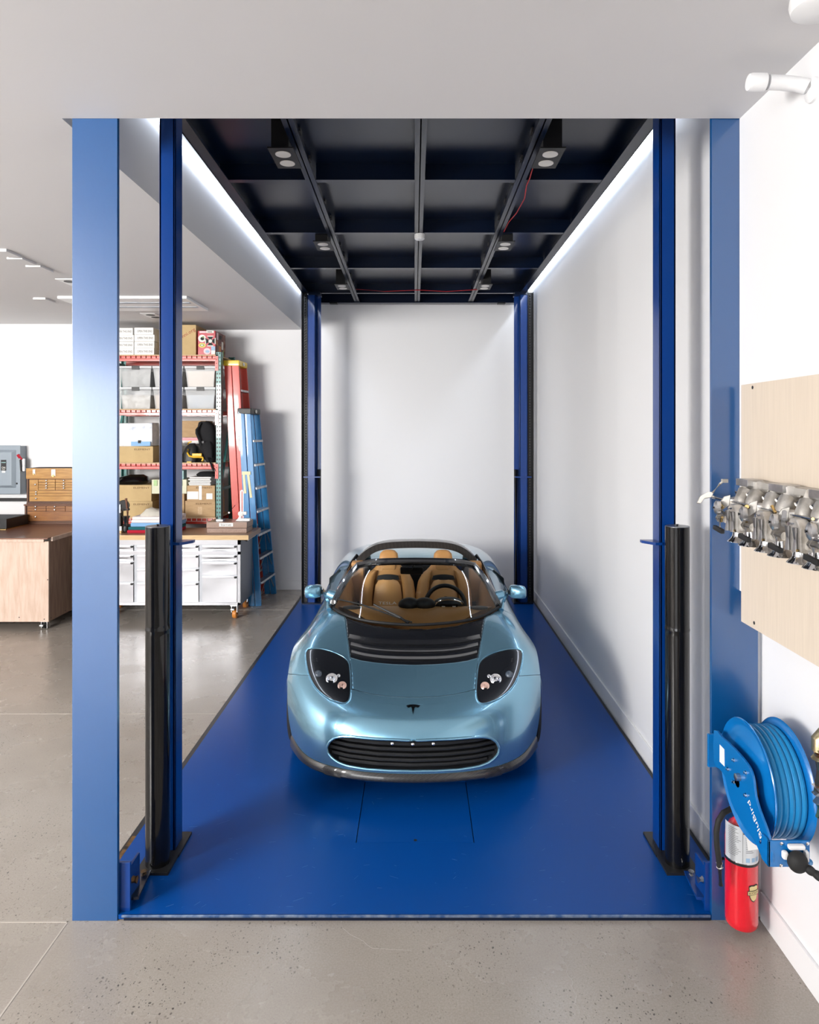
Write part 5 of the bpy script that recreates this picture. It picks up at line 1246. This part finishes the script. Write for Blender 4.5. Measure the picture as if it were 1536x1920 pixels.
for y in (7.40, 7.70): part('screw', MB().cyl((CX1, y, CZ0 + .03), (CX1 + .0015, y, CZ0 + .03), .006, n=10), 'ink', pc)
for x, y in ((CX1 - .075, CY + .08), (CX1 - .075, CYB - .1), (CX0 + .08, CY + .08), (CX0 + .08, CYB - .1)): caster(x, y, pc, 'black_rubber', CZ0, .045)
HY = 8.42
def chest(name, label, u0, x1, zb, zt2, body_m, drw, lidz=None):
    x0 = WX(u0, HY); t = thing(name, label, 'tool chest', ((x0 + x1) / 2, HY + .13, zb))
    part('chest_body', MB().box(x0, HY + .006, zb, x0 + .02, HY + .27, zt2).box(x0, HY + .02, zb, x1, HY + .27, zt2).box(x0, HY, zb, x1, HY + .27, zb + .022), 'walnut_edge', t, bevel=.002)
    if lidz:
        part('lid', MB().box(x0 - .002, HY - .006, lidz, x1, HY + .272, zt2), body_m, t, bevel=.004)
        for u, s in ((64.5, .016), (100.8, .026)):
            p = W(u, 886, HY); lt = part('latch', MB().box(p.x - s, HY - .013, WZ(890 if s < .02 else 893, HY), p.x + s, HY - .006, WZ(880, HY)), 'chrome', t, bevel=.003)
            part('latch_hasp', MB().cyl((p.x, HY - .02, WZ(889 if s < .02 else 892, HY)), (p.x, HY - .006, WZ(889 if s < .02 else 892, HY)), s * .6, n=12), 'brass', lt)
    for (ua, ub, va, vb, knobs) in drw:
        d_ = part('drawer', MB().box(WX(ua, HY) + .001, HY + .004, WZ(vb, HY) + .0012, min(WX(ub, HY), x1) - .001, HY + .021, WZ(va, HY) - .0012), body_m, t, bevel=.0015)
        for ku, kv in knobs:
            p = W(ku, kv, HY); part('knob', MB().lathe([(.006, 0), (.006, .006), (.0105, .010), (.0105, .014), (.005, .017), (0, .0175)], (p.x, HY + .004, p.z), (0, -1, 0), 14), 'chrome', d_)
    return t
ZL = CZ1; ZU = WZ(945.5, HY); ZT = WZ(878, HY)
lc = chest('tool_chest', 'darker wooden machinist chest, lower of two stacked on the plywood cabinet', 45.5, -4.17, ZL, ZU, 'oak_dark',
      [(51, 86, 949, 953.2, [(67, 950)]), (51, 86, 953.2, 959, [(67, 955.7)]), (86.5, 122, 949, 953.2, [(103, 950)]), (86.5, 122, 953.2, 959, [(103, 955.7)]), (122.5, 160, 949, 959, []), (51, 160, 959.2, 976.8, [(67, 969)])])
part('top_moulding', MB().box(WX(45.5, HY) - .004, HY - .01, ZU - .018, -4.168, HY + .27, ZU - .001), 'walnut_top', lc, bevel=.004)
part('side_handle', MB().tube([(WX(45.5, HY), HY + .10, ZU - .01), (WX(41, HY), HY + .09, ZU - .03), (WX(41, HY), HY + .16, ZU - .03), (WX(45.5, HY), HY + .17, ZU - .01)], .008, 8), 'black_satin', lc)
chest('tool_chest', 'honey oak machinist chest with nickel latches, upper of two on the plywood cabinet', 49.5, -4.17, ZU, ZT, 'oak',
      [(54.5, 71, 899, 919.5, [(66.5, 908.5)]), (71.4, 103, 899, 904.4, [(87.3, 901)]), (71.4, 103, 904.6, 909.4, [(87.3, 906.3)]), (71.4, 103, 909.6, 913.6, [(87.3, 910.8)]), (71.4, 103, 913.8, 919.3, [(87.3, 915.3)]),
       (103.6, 160, 899, 904.4, [(120, 901)]), (103.6, 160, 904.6, 909.4, [(120, 906.3)]), (103.6, 160, 909.6, 913.6, [(120, 910.8)]), (103.6, 160, 913.8, 919.3, [(120, 915.3)]),
       (54.5, 160, 919.6, 925, [(68, 922.4)]), (54.5, 160, 925.2, 930, [(68, 926.7)]), (54.5, 160, 930.2, 940, [(68, 934.8)])], lidz=WZ(898, HY))
bc = thing('black_case', 'flat black case lying on the plywood cabinet beside the tool chests', 'case', (-5.1, 8.15, CZ1))
part('case_body', MB().box(-5.5, 7.95, CZ1 + .008, WX(12, 7.95), 8.40, CZ1 + .125), 'black_satin', bc, bevel=.006)
part('case_base', MB().box(-5.5, 7.94, CZ1, WX(12, 7.95), 8.40, CZ1 + .008), 'brass', bc)
# electrical disconnect on the wall
EY = 8.60; ex1 = WX(37, EY)
ed = thing('electrical_disconnect', 'grey steel electrical disconnect box with a red lever on the wall', 'switch box', (-5.3, 8.68, WZ(932, EY)))
part('enclosure', MB().box(-5.62, EY + .012, WZ(927, EY), ex1, YBL, WZ(836.5, EY)), 'electric_grey', ed, bevel=.004)
part('door_panel', MB().box(-5.62, EY, WZ(926, EY), ex1 + .006, EY + .012, WZ(835, EY)), 'electric_grey', ed, bevel=.004)
x_a, x_b = WX(24, EY), WX(30.5, EY)
part('door_bulge', MB().loft([[Vector((-5.6, EY, WZ(915, EY))), Vector((x_b, EY, WZ(915, EY))), Vector((x_b, EY, WZ(843, EY))), Vector((-5.6, EY, WZ(843, EY)))], [Vector((-5.58, EY - .035, WZ(911, EY))), Vector((x_a, EY - .035, WZ(910, EY))), Vector((x_a, EY - .035, WZ(848, EY))), Vector((-5.58, EY - .035, WZ(848, EY)))]]), 'electric_grey', ed, bevel=.006)
lb = part('rating_label', MB().box(WX(5, EY), EY - .0375, WZ(882, EY), WX(15, EY), EY - .0355, WZ(862, EY)), 'black_satin', ed)
lettering('ON', lb, 'sticker_white', (WX(10, EY), EY - .039, WZ(876.5, EY)), (1, 0, 0), (0, 0, 1), width=.045, height=.026)
lettering('OFF', lb, 'sticker_white', (WX(10, EY), EY - .039, WZ(880.5, EY)), (1, 0, 0), (0, 0, 1), width=.04, height=.014)
part('label_band', MB().box(WX(6, EY), EY - .0385, WZ(867.8, EY), WX(14, EY), EY - .0375, WZ(866.2, EY)), 'teal_plastic', lb)
part('label_foot', MB().box(WX(7, EY), EY - .0375, WZ(886, EY), WX(13, EY), EY - .0355, WZ(883, EY)), 'paper', ed)
lv = part('switch_lever', MB().box(ex1, EY + .02, WZ(884, EY), ex1 + .045, EY + .05, WZ(860, EY)), 'aluminium', ed, bevel=.006)
part('lever_grip', MB().bar((ex1 + .01, EY + .02, WZ(862, EY)), (ex1 - .02, EY - .01, WZ(852, EY)), .035, .022), 'case_red', lv, bevel=.005)
part('lever_rod', MB().bar((ex1 + .012, EY + .01, WZ(884, EY)), (ex1 + .004, EY + .005, WZ(862, EY)), .012, .02), 'black_satin', lv)
part('door_clasp', MB().box(WX(31, EY), EY - .012, WZ(908, EY), WX(33, EY), EY, WZ(905, EY)), 'black_satin', ed)
wr = thing('wall_raceway', 'black and white horizontal raceway on the wall behind the tool chests', 'raceway', (-5.2, 8.72, WZ(940, 8.72)))
part('cover', MB().box(-5.9, 8.715, WZ(940, 8.72), WX(58, 8.72), YBL, WZ(933.5, 8.72)), 'black_satin', wr)
part('top_edge', MB().box(-5.9, 8.71, WZ(933.4, 8.72), WX(58, 8.72), YBL, WZ(931.5, 8.72)), 'white_plastic', wr)

# ------------------------------------------------------------------ ceiling fittings in the storage bay
def cplate(u, v, wpx, dep, drop=.018):
    Y = (ZC - HC - drop) * FPX / (V0 - v); x = WX(u, Y); return x, Y, wpx * Y / FPX
for (u, v, wd, wh) in ((-12, 471, 24, 'beside the row of three, furthest from the tool chests'), (13, 485.5, 29, 'middle of a row of three'), (48, 500, 28, 'end of a row of three, nearest the tool chests'), (62, 561, 23, 'standing alone above the tool chests')):
    x, Y, w_ = cplate(u, v, wd, .2)
    t = thing('ceiling_plate', 'small white rectangular ceiling light, ' + wh, 'ceiling light', (x + w_ / 2, Y + .1, ZC - .02), group='small ceiling lights over the storage bay')
    part('housing', MB().box(x, Y, ZC - .018, x + w_, Y + .20, ZC), 'ceiling_paint', t, bevel=.002)
    part('front_edge', MB().box(x, Y - .002, ZC - .020, x + w_, Y + .004, ZC - .004), 'white_plastic', t)  # whiter strip: the light on the plate's edge put into its colour
def down2(u0, v0, wpx, label):
    x, Y, w_ = cplate(u0, v0, wpx, .3, .006)
    t = thing('recessed_downlight', label, 'downlight', (x + w_ / 2, Y + .15, ZC - .008), group='recessed twin downlights')
    part('trim_plate', MB().box(x, Y, ZC - .006, x + w_, Y + .36, ZC), 'white_plastic', t, bevel=.002)
    for k in (.10, .26): part('lamp_hole', MB().lathe([(.052, 0), (.052, -.002), (0, -.002)], (x + w_ / 2, Y + k, ZC - .006), (0, 0, 1), 20), 'black_satin', t)
down2(103, 523.5, 35, 'white ceiling plate with two dark lamp holes beside the front column')
down2(262, 588, 28, 'white ceiling plate with two dark lamp holes above the white cartons')
x, Y, w_ = cplate(107, 560, 243, .7, .03)
ac = thing('air_cassette', 'wide white ceiling air unit with long slots above the storage rack', 'air conditioner', (x + w_ / 2, Y + .35, ZC - .04))
part('panel', MB().box(x, Y, ZC - .03, x + w_, Y + .72, ZC), 'white_plastic', ac, bevel=.006)
for k in (.10, .22): part('air_slot', MB().box(x + .04, Y + k * 2, ZC - .034, x + w_ - .04, Y + k * 2 + .06, ZC - .029), 'dark_grey' if k > 1 else 'contents_blue', ac)

# ------------------------------------------------------------------ plywood panel on the right wall with carburettors
PX = 1.396; PY0, PY1_ = 1.72, 2.945
pz1, pz0 = WZ(722, 2.945), WZ(1165, 2.945)
pn = thing('birch_plywood', 'pale birch plywood sheet screwed to the wall behind the carburettors', 'plywood sheet', (PX, 2.3, pz0))
part('board', MB().box(PX, PY0, pz0, PX + .018, PY1_, pz1), 'birch', pn, bevel=.001)
for u, v in ((1411.5, 726.5), (1414.5, 1168)):
    Y = PX * FPX / (u - U0); part('screw_hole', MB().cyl((PX - .001, Y, WZ(v, Y)), (PX, Y, WZ(v, Y)), .0075, n=12), 'ink', pn)
cbk = thing('carburettor_bank', 'row of polished twin carburettors with trumpets on a manifold, mounted on the birch plywood', 'carburettors', (PX, 2.4, 1.7))
def cpart(nm, mb, m, par=None, **k): return part(nm, mb, m, par or cbk, **k)
mx0 = 1.34
cpart('manifold_flange', MB().box(mx0 - .012, 2.02, 1.925, PX, 2.80, 1.950), 'alu_dull', bevel=.003)
for k in range(3):
    y0 = 2.80 - k * .26
    cpart('flange_pad', MB().box(mx0 - .035, y0 - .10, 1.928, mx0 + .03, y0, 1.956), 'aluminium', bevel=.003)
cpart('throttle_shaft', MB().cyl((1.265, 2.02, 1.868), (1.265, 2.92, 1.868), .0085, n=14), 'chrome')
cpart('fuel_rail', MB().cyl((1.30, 2.02, 1.862), (1.30, 2.80, 1.862), .020, n=16), 'cast_aluminium')
lk = cpart('linkage_arm', MB().prism([(1.268, 2.93, 1.885), (1.25, 2.95, 1.885), (1.225, 2.965, 1.865), (1.212, 2.97, 1.835), (1.226, 2.965, 1.832), (1.238, 2.955, 1.855), (1.262, 2.94, 1.862)], (0, -.012, .004)), 'alu_dull', bevel=.002)
cpart('link_rod', MB().tube([(1.262, 2.92, 1.885), (1.29, 2.91, 1.925), (1.30, 2.905, 1.935)], .005, 8).box(1.295, 2.895, 1.93, 1.318, 2.912, 1.945), 'alu_dull', lk)
sp = .218; horns = 0
for k in range(4):
    yc = 2.66 - k * sp
    if yc < 1.95: break
    cx_ = 1.268
    bdy = cpart('carburettor', MB().box(cx_ - .030, yc - .075, 1.765, cx_ + .075, yc + .075, 1.845), 'cast_aluminium', bevel=.008)
    cpart('float_cover', MB().prism([(cx_ - .045, yc - .045, 1.758), (cx_ - .045, yc + .045, 1.758), (cx_ - .045, yc + .045, 1.835), (cx_ - .045, yc + .018, 1.865), (cx_ - .045, yc - .018, 1.865), (cx_ - .045, yc - .045, 1.835)], (.04, 0, 0)), 'cast_aluminium', bdy, bevel=.006)
    for q in (-.022, .022): cpart('cover_rib', MB().cyl((cx_ - .050, yc + q, 1.76), (cx_ - .050, yc + q, 1.838), .009, n=12), 'aluminium', bdy)
    cpart('cover_nut', MB().cyl((cx_ - .060, yc, 1.848), (cx_ - .04, yc, 1.848), .007, n=6), 'chrome', bdy)
    for q in (-.035, .035): cpart('cover_screw', MB().cyl((cx_ - .052, yc + q, 1.766), (cx_ - .046, yc + q, 1.766), .005, n=10), 'brass', bdy)
    cpart('diaphragm', MB().lathe([(.026, 0), (.028, .006), (.028, .016), (.020, .022), (.008, .024), (0, .024)], (cx_ - .050, yc + .085, 1.842), (-1, .25, 0), 22), 'aluminium', bdy)
    cpart('diaphragm_stem', MB().cyl((cx_ - .07, yc + .088, 1.842), (cx_ - .078, yc + .09, 1.842), .006, n=10), 'black_satin', bdy)
    cpart('bowl', MB().lathe([(.026, 0), (.030, .01), (.030, .03), (.02, .036), (0, .037)], (cx_ + .01, yc + .10, 1.845), (0, 0, 1), 18), 'cast_aluminium', bdy)
    for q in range(5):
        a = random.uniform(-.1, .1); zz = random.uniform(1.80, 1.88)
        cpart('jet', MB().cyl((cx_ - .05, yc + .08 + a * .4, zz), (cx_ - .05 + random.uniform(-.02, .03), yc + .08 + a * .4 + .02, zz + random.uniform(-.02, .025)), random.uniform(.004, .008), n=8), random.choice(['brass', 'chrome', 'aluminium', 'cast_aluminium']), bdy)
    cpart('fuel_union', MB().cyl((cx_ - .03, yc + .075, 1.795), (cx_ - .03, yc + .135, 1.795), .015, n=12).cyl((cx_ - .03, yc + .122, 1.795), (cx_ - .03, yc + .135, 1.795), .019, n=6), 'cast_aluminium', bdy)
    cpart('adjuster', MB().cyl((cx_ - .045, yc + .10, 1.755), (cx_ - .045, yc + .10, 1.79), .005, n=8), 'aluminium', bdy)
    cpart('black_wedge', MB().obox((cx_ - .05, yc + .10, 1.752), (.008, 0, 0), (0, .038, .004), (0, -.001, .009)), 'black_satin', bdy, bevel=.003)
    cpart('throttle_lever', MB().prism([(1.256, yc + .085, 1.893), (1.238, yc + .10, 1.885), (1.225, yc + .11, 1.86), (1.222, yc + .108, 1.83), (1.236, yc + .10, 1.835), (1.252, yc + .09, 1.85)], (0, -.008, 0)), 'alu_dull', bdy, bevel=.002)
    for q in (-.046, .046):
        y = yc + q
        cpart('runner', MB().tube([(mx0, y + .03, 1.93), (mx0 - .028, y + .018, 1.905), (cx_ + .022, y + .004, 1.875), (cx_ + .02, y, 1.84)], [.033, .032, .030, .030], 16), 'cast_aluminium', bdy)
        cpart('runner_bolt', MB().cyl((mx0 - .04, y + .055, 1.905), (mx0 - .052, y + .055, 1.90), .008, n=8), 'chrome', bdy)
        cpart('trumpet', MB().lathe([(.024, 0), (.0245, -.02), (.027, -.036), (.033, -.048), (.042, -.056), (.0445, -.057), (.043, -.054), (.033, -.044), (.024, -.03), (.022, -.004)], (cx_ + .008, y, 1.768), (0, 0, 1), 28), 'chrome', bdy)

# ------------------------------------------------------------------ hose reel
yc, zc, rr = 2.66, .793, .222
hr = thing('hose_reel', 'bright blue steel hose reel wound with blue hose on the wall above the extinguisher', 'hose reel', (1.36, yc, zc - .25))
xa, xb = 1.292, 1.417
for x, s in ((xa, -1), (xb, 1)):
    part('flange', MB().lathe([(.07, 0), (.10, s * .006), (.17, s * .002), (.19, -s * .006), (.212, -s * .002), (rr, s * .006), (rr + .003, s * .010), (rr, s * .013), (.21, s * .006), (.19, s * .002), (.17, s * .010), (.10, s * .014), (.07, s * .010), (.0, s * .010)], (x, yc, zc), (1, 0, 0), 56), 'reel_blue', hr)
part('drum', MB().cyl((xa, yc, zc), (xb, yc, zc), .13, n=40), 'reel_blue', hr)
for k in range(5): part('hose_coil', MB().torus((xa + .018 + k * .0222, yc, zc), (1, 0, 0), .188, .0128, 60, 10), 'hose_blue', hr)
part('hub', MB().lathe([(.05, 0), (.05, -.035), (.035, -.045), (.02, -.05), (0, -.05)], (xa, yc, zc), (1, 0, 0), 28), 'reel_blue', hr)
part('spring_ring', MB().torus((xa - .012, yc - .02, zc - .02), (1, 0, 0), .075, .012, 40, 8), 'black_satin', hr)
# support arm: plate in front of the reel
ax = 1.236
def ap_(u, v): Y = ax * FPX / (u - U0); return Vector((ax, Y, WZ(v, Y)))
armpts = smooth_poly([(1338.5, 1369), (1352, 1381), (1376, 1403), (1399, 1430), (1408, 1446), (1413, 1465), (1416, 1492), (1424, 1520), (1436, 1552), (1444, 1580), (1447, 1603), (1445, 1624), (1434, 1618), (1424, 1598), (1415, 1578), (1398, 1552), (1378, 1520), (1366, 1488), (1359, 1456), (1349, 1442), (1338.5, 1429)], 2)
arm = part('support_arm', MB().prism([ap_(*p) for p in armpts], (.010, 0, 0)), 'reel_blue', hr, bevel=.002)
for u, v in ((1377, 1425), (1366, 1442), (1399.5, 1448.5), (1377, 1466), (1399.5, 1491), (1430, 1579), (1439, 1574), (1438.5, 1605)):
    p = ap_(u, v); part('bolt', MB().lathe([(.008, 0), (.008, .003), (.0055, .003), (.0055, .009), (0, .010)], p, (-1, 0, 0), 8), 'chrome', arm)
p = ap_(1387, 1457); part('axle_nut', MB().lathe([(.014, 0), (.014, .016), (.010, .018), (0, .018)], p, (-1, 0, 0), 14), 'aluminium', arm)
p0, p1 = ap_(1350, 1397), ap_(1360, 1436)
part('spec_label', MB().prism([ap_(1350, 1396), ap_(1358.5, 1405), ap_(1359, 1437), ap_(1350, 1428)], (-.001, 0, 0)), 'paper', arm)
q0, q1 = ap_(1428, 1571), ap_(1404, 1502)
lettering('BluBird', arm, 'paper', (q0 + q1) / 2 + Vector((-.0008, 0, 0)), q1 - q0, Vector((-1, 0, 0)).cross(q1 - q0), width=(q1 - q0).length, height=.024)
part('cross_tube', MB().cyl((ax, yc - .02, zc), (xa, yc - .02, zc), .02), 'reel_blue', hr)
part('wall_arm', MB().box(ax + .0, 2.90, .72, 1.52, 2.915, .86).box(1.50, 2.70, .70, 1.519, 2.915, .88), 'reel_blue', hr, bevel=.003)
# outlet bracket with rollers
oy = 2.385
def op(u, v): return W(u, v, oy)
a, b_ = op(1441, 1626), op(1519, 1577)
ob = part('outlet_plate', MB().box(a.x, oy, a.z, b_.x, oy + .008, b_.z).box(a.x, oy, a.z, a.x + .008, oy + .05, b_.z), 'reel_blue', hr, bevel=.002)
for u, v in ((1465, 1581), (1514, 1581), (1464, 1622), (1514, 1622)):
    p = op(u, v); part('bolt', MB().lathe([(.006, 0), (.006, .003), (0, .005)], p, (0, -1, 0), 10), 'chrome', ob)
for (u0, v0, u1, v1) in ((1475, 1580, 1506, 1589), (1464, 1592, 1474, 1607), (1505, 1591, 1513, 1612)):
    a, b_ = op(u0, v1), op(u1, v0); part('roller', MB().box(a.x, oy - .02, a.z, b_.x, oy, b_.z), 'white_plastic', ob, bevel=.006)
bp_ = op(1487, 1606) + Vector((0, -.03, 0))
part('hose_stop', MB().ell(bp_, .034, .030, .036), 'black_rubber', hr)
pts = []; rs = []
for k in range(34):
    t_ = k / 33; c = bp_ + Vector((.09, -.06, -.045)) * t_ * 1.5; pts.append(c); rs.append(.012 + .0035 * abs(math.sin(k * .62)))
part('hose_end', MB().tube(pts, rs, 14), 'black_rubber', hr)
part('hose_fitting', MB().cyl(pts[-1], pts[-1] + Vector((.03, -.02, -.015)), .009, n=12), 'brass', hr)
part('hose_lead', MB().tube([(1.40, 2.48, .60), (1.395, 2.43, .615), bp_], .012, 10), 'hose_blue', hr)

# ------------------------------------------------------------------ air pipe fitting at the edge
fx, fy = 1.409, 2.392
pf = thing('pipe_fitting', 'brass elbow and copper pipe fixed to the wall beside the hose reel', 'pipe', (fx, fy, .80))
part('elbow', MB().tube([(XR, fy, 1.092), (fx + .05, fy, 1.092), (fx + .016, fy, 1.086), (fx, fy, 1.068), (fx, fy, 1.03)], [.020, .021, .026, .027, .026], 16), 'brass_cast', pf)
part('upper_collar', MB().cyl((fx, fy, 1.0), (fx, fy, 1.04), .028, n=8), 'brass_cast', pf)
part('copper_pipe', MB().cyl((fx, fy, .89), (fx, fy, 1.02), .018, n=20), 'copper', pf)
part('union_nut', MB().cyl((fx, fy, .878), (fx, fy, .906), .026, n=6).cyl((fx, fy, .848), (fx, fy, .88), .021, n=16), 'aluminium', pf)
part('outlet_nipple', MB().cyl((fx, fy, .797), (fx, fy, .85), .013, .015, n=14), 'brass', pf)
part('wall_clip', MB().box(fx, fy - .012, .95, XR + .001, fy + .012, .965), 'copper', pf)

# ------------------------------------------------------------------ fire extinguisher
ex, ey, er, ez = 1.388, 2.925, .066, .042
fe = thing('fire_extinguisher', 'red fire extinguisher with a silver label and black hose below the hose reel', 'fire extinguisher', (ex, ey, 0))
part('cylinder', MB().lathe([(.02, 0), (er - .006, .002), (er, .012), (er, .03), (er, .345), (er, .37), (er - .004, .395), (er - .018, .43), (er - .040, .452), (.022, .462), (.020, .48)], (ex, ey, ez), (0, 0, 1), 44), 'extinguisher_red', fe)
zl0, zl1 = WZ(1621, 2.86), WZ(1553, 2.86)
sl = part('label_wrap', MB().grid([[Vector((ex + (er + .0008) * math.cos(a), ey + (er + .0008) * math.sin(a), z)) for a in np.linspace(-PI * 1.02, -.10, 33)] for z in (zl0, zl1)]), 'label_silver', fe)
def wrap(p):      # bend flat print round the cylinder; p.x is arc length, p.z height
    a = -PI / 2 + p.x / er; return Vector((ex + (er + p.y) * math.cos(a), ey + (er + p.y) * math.sin(a), p.z))
def pr(x0, z0, x1, z1, m, y=.0014, nm='print'): 
    n = max(2, int((x1 - x0) / .006)); return part(nm, MB().grid([[wrap(Vector((x, y, z))) for x in np.linspace(x0, x1, n)] for z in (z0, z1)]), m, sl)
pr(-.022, zl1 - .028, .05, zl1 - .012, 'ink'); 
lettering('INSTRUCTIONS', sl, 'paper', (.014, .0019, zl1 - .020), (1, 0, 0), (0, 0, 1), width=.066, height=.010, fn=wrap)
pr(-.0245, zl0 + .004, -.0235, zl1 - .005, 'ink')
mbp = MB()
for k in range(16):
    z = zl1 - .012 - k * .0075; n0 = random.uniform(.03, .055)
    for x0, x1 in ((-.085, -.085 + n0),): mbp.grid([[wrap(Vector((x, .0014, zz))) for x in np.linspace(x0, x1, 6)] for zz in (z, z - .0016)])
    if k > 3 and k < 13: mbp.grid([[wrap(Vector((x, .0014, zz))) for x in np.linspace(-.012, -.012 + n0 * .6, 5)] for zz in (z, z - .0016)])
part('fine_print', mbp, 'dark_grey', sl, kind='stuff')
for x in (-.012, .012, .034): pr(x, zl0 + .008, x + .016, zl0 + .026, 'sticker_blue')
part('strap', MB().lathe([(er, 0), (er + .0025, 0), (er + .0025, .010), (er, .010)], (ex, ey, zl0 - .012), (0, 0, 1), 40), 'black_satin', fe)
part('strap_rim', MB().lathe([(er, 0), (er + .0018, 0), (er + .0018, .003), (er, .003)], (ex, ey, zl0 - .002), (0, 0, 1), 40), 'chrome', fe)
zb2 = WZ(1677, 2.86)
def shield(s, y, m): 
    pts = [(-.020, .030), (-.012, .034), (0, .032), (.012, .034), (.020, .030), (.019, .010), (.017, -.010), (.010, -.024), (0, -.030), (-.010, -.024), (-.017, -.010), (-.019, .010)]
    mb = MB(); mb.v = [tuple(wrap(Vector((.022 + x * s, y, zb2 + z * s)))) for x, z in pts]; mb.f = [tuple(range(len(pts)))]; return part('badge', mb, m, fe)
bd = shield(1.15, .0012, 'ink'); bd2 = shield(1.0, .0018, 'gold')
def prb(x0, z0, x1, z1, m, y): return part('badge_band', MB().grid([[wrap(Vector((x, y, z))) for x in np.linspace(x0, x1, 8)] for z in (z0, z1)]), m, bd)
prb(-.006, zb2 - .004, .050, zb2 + .015, 'ink', .0022); prb(-.004, zb2 - .002, .048, zb2 + .013, 'gold', .0026)
lettering('BUCKEYE', bd, 'ink', (.022, .003, zb2 + .0055), (1, 0, 0), (0, 0, 1), width=.044, height=.009, fn=wrap)
part('valve', MB().cyl((ex, ey, ez + .478), (ex, ey, ez + .53), .018).box(ex - .02, ey - .05, ez + .52, ex + .02, ey + .03, ez + .535), 'aluminium', fe)
part('handle', MB().bar((ex, ey + .02, ez + .535), (ex, ey - .10, ez + .56), .022, .006, up=(0, 0, 1)).bar((ex, ey + .02, ez + .55), (ex, ey - .09, ez + .595), .022, .006, up=(0, 0, 1)), 'black_satin', fe)
part('pressure_gauge', MB().lathe([(.016, 0), (.016, .008), (0, .009)], (ex - .0, ey - .02, ez + .505), (0, -1, 0), 18), 'sticker_white', fe)
hs = [W(1386, 1513, 2.88), W(1372, 1516, 2.87), W(1357, 1524, 2.85), W(1347, 1540, 2.84), W(1343.5, 1560, 2.84), W(1344.5, 1585, 2.84), W(1348, 1610, 2.845), W(1350, 1628, 2.85)]
part('hose_coupling', MB().cyl(W(1384, 1513, 2.88), W(1372.5, 1515.5, 2.87), .014, n=14), 'aluminium', fe)
ho = part('hose', MB().tube(hs, .0115, 12), 'black_rubber', fe)
part('nozzle', MB().tube([W(1349.5, 1626, 2.85), W(1352, 1660, 2.85)], [.0105, .009], 12), 'black_satin', fe)
part('nozzle_clip', MB().cyl(W(1349.2, 1618, 2.85), W(1350, 1626, 2.85), .0135, n=14), 'white_plastic', fe)
part('hose_clamp', MB().tube([W(1350, 1612, 2.85), W(1357, 1610, 2.86)], .007, 8), 'black_satin', fe)
part('inspection_tag', MB().prism([W(1396, 1540, 2.80), W(1408, 1552, 2.80), W(1423, 1565, 2.80), W(1423, 1592, 2.80), W(1403, 1595, 2.80), W(1400, 1570, 2.80)], (0, .001, 0)), 'paper', fe)
part('wall_hook', MB().box(ex + .01, ey - .006, ez + .49, XR - .001, ey + .006, ez + .505), 'black_satin', fe)

# ------------------------------------------------------------------ white pipe stub and ceiling camera at the top
pp = thing('white_pipe', 'white plastic pipe stub curving out of the wall under the ceiling', 'pipe', (1.36, 2.62, 3.34))
yp = 2.45
pts = [Vector((XRU + .02, yp - .01, 3.365)), Vector((1.40, yp, 3.385)), Vector((1.37, yp + .012, 3.40)), Vector((1.32, yp + .02, 3.41)), Vector((1.27, yp + .022, 3.412))]
part('pipe', MB().tube(pts, .026, 18), 'trim_paint', pp)
part('end_cap', MB().lathe([(.0315, 0), (.0315, -.05), (.028, -.058), (0, -.06)], Vector((1.258, yp + .023, 3.413)), (1, -.02, -.01), 24), 'trim_paint', pp)
part('wall_flange', MB().lathe([(.045, 0), (.042, -.008), (.026, -.016)], Vector((XRU - .0005, yp - .012, 3.367)), (1, 0, 0), 24), 'trim_paint', pp)
dc = thing('ceiling_device', 'round white device on the ceiling close to the side wall', 'ceiling device', (1.36, 2.14, ZC))
c = Vector((1.265, 2.145, ZC))
part('body', MB().lathe([(.085, 0), (.088, -.02), (.082, -.045), (.06, -.058), (0, -.062)], c, (0, 0, 1), 36), 'white_plastic', dc)
part('lens_ring', MB().torus(c + Vector((.03, 0, -.057)), (0, 0, 1), .028, .002, 28, 6), 'dark_grey', dc)
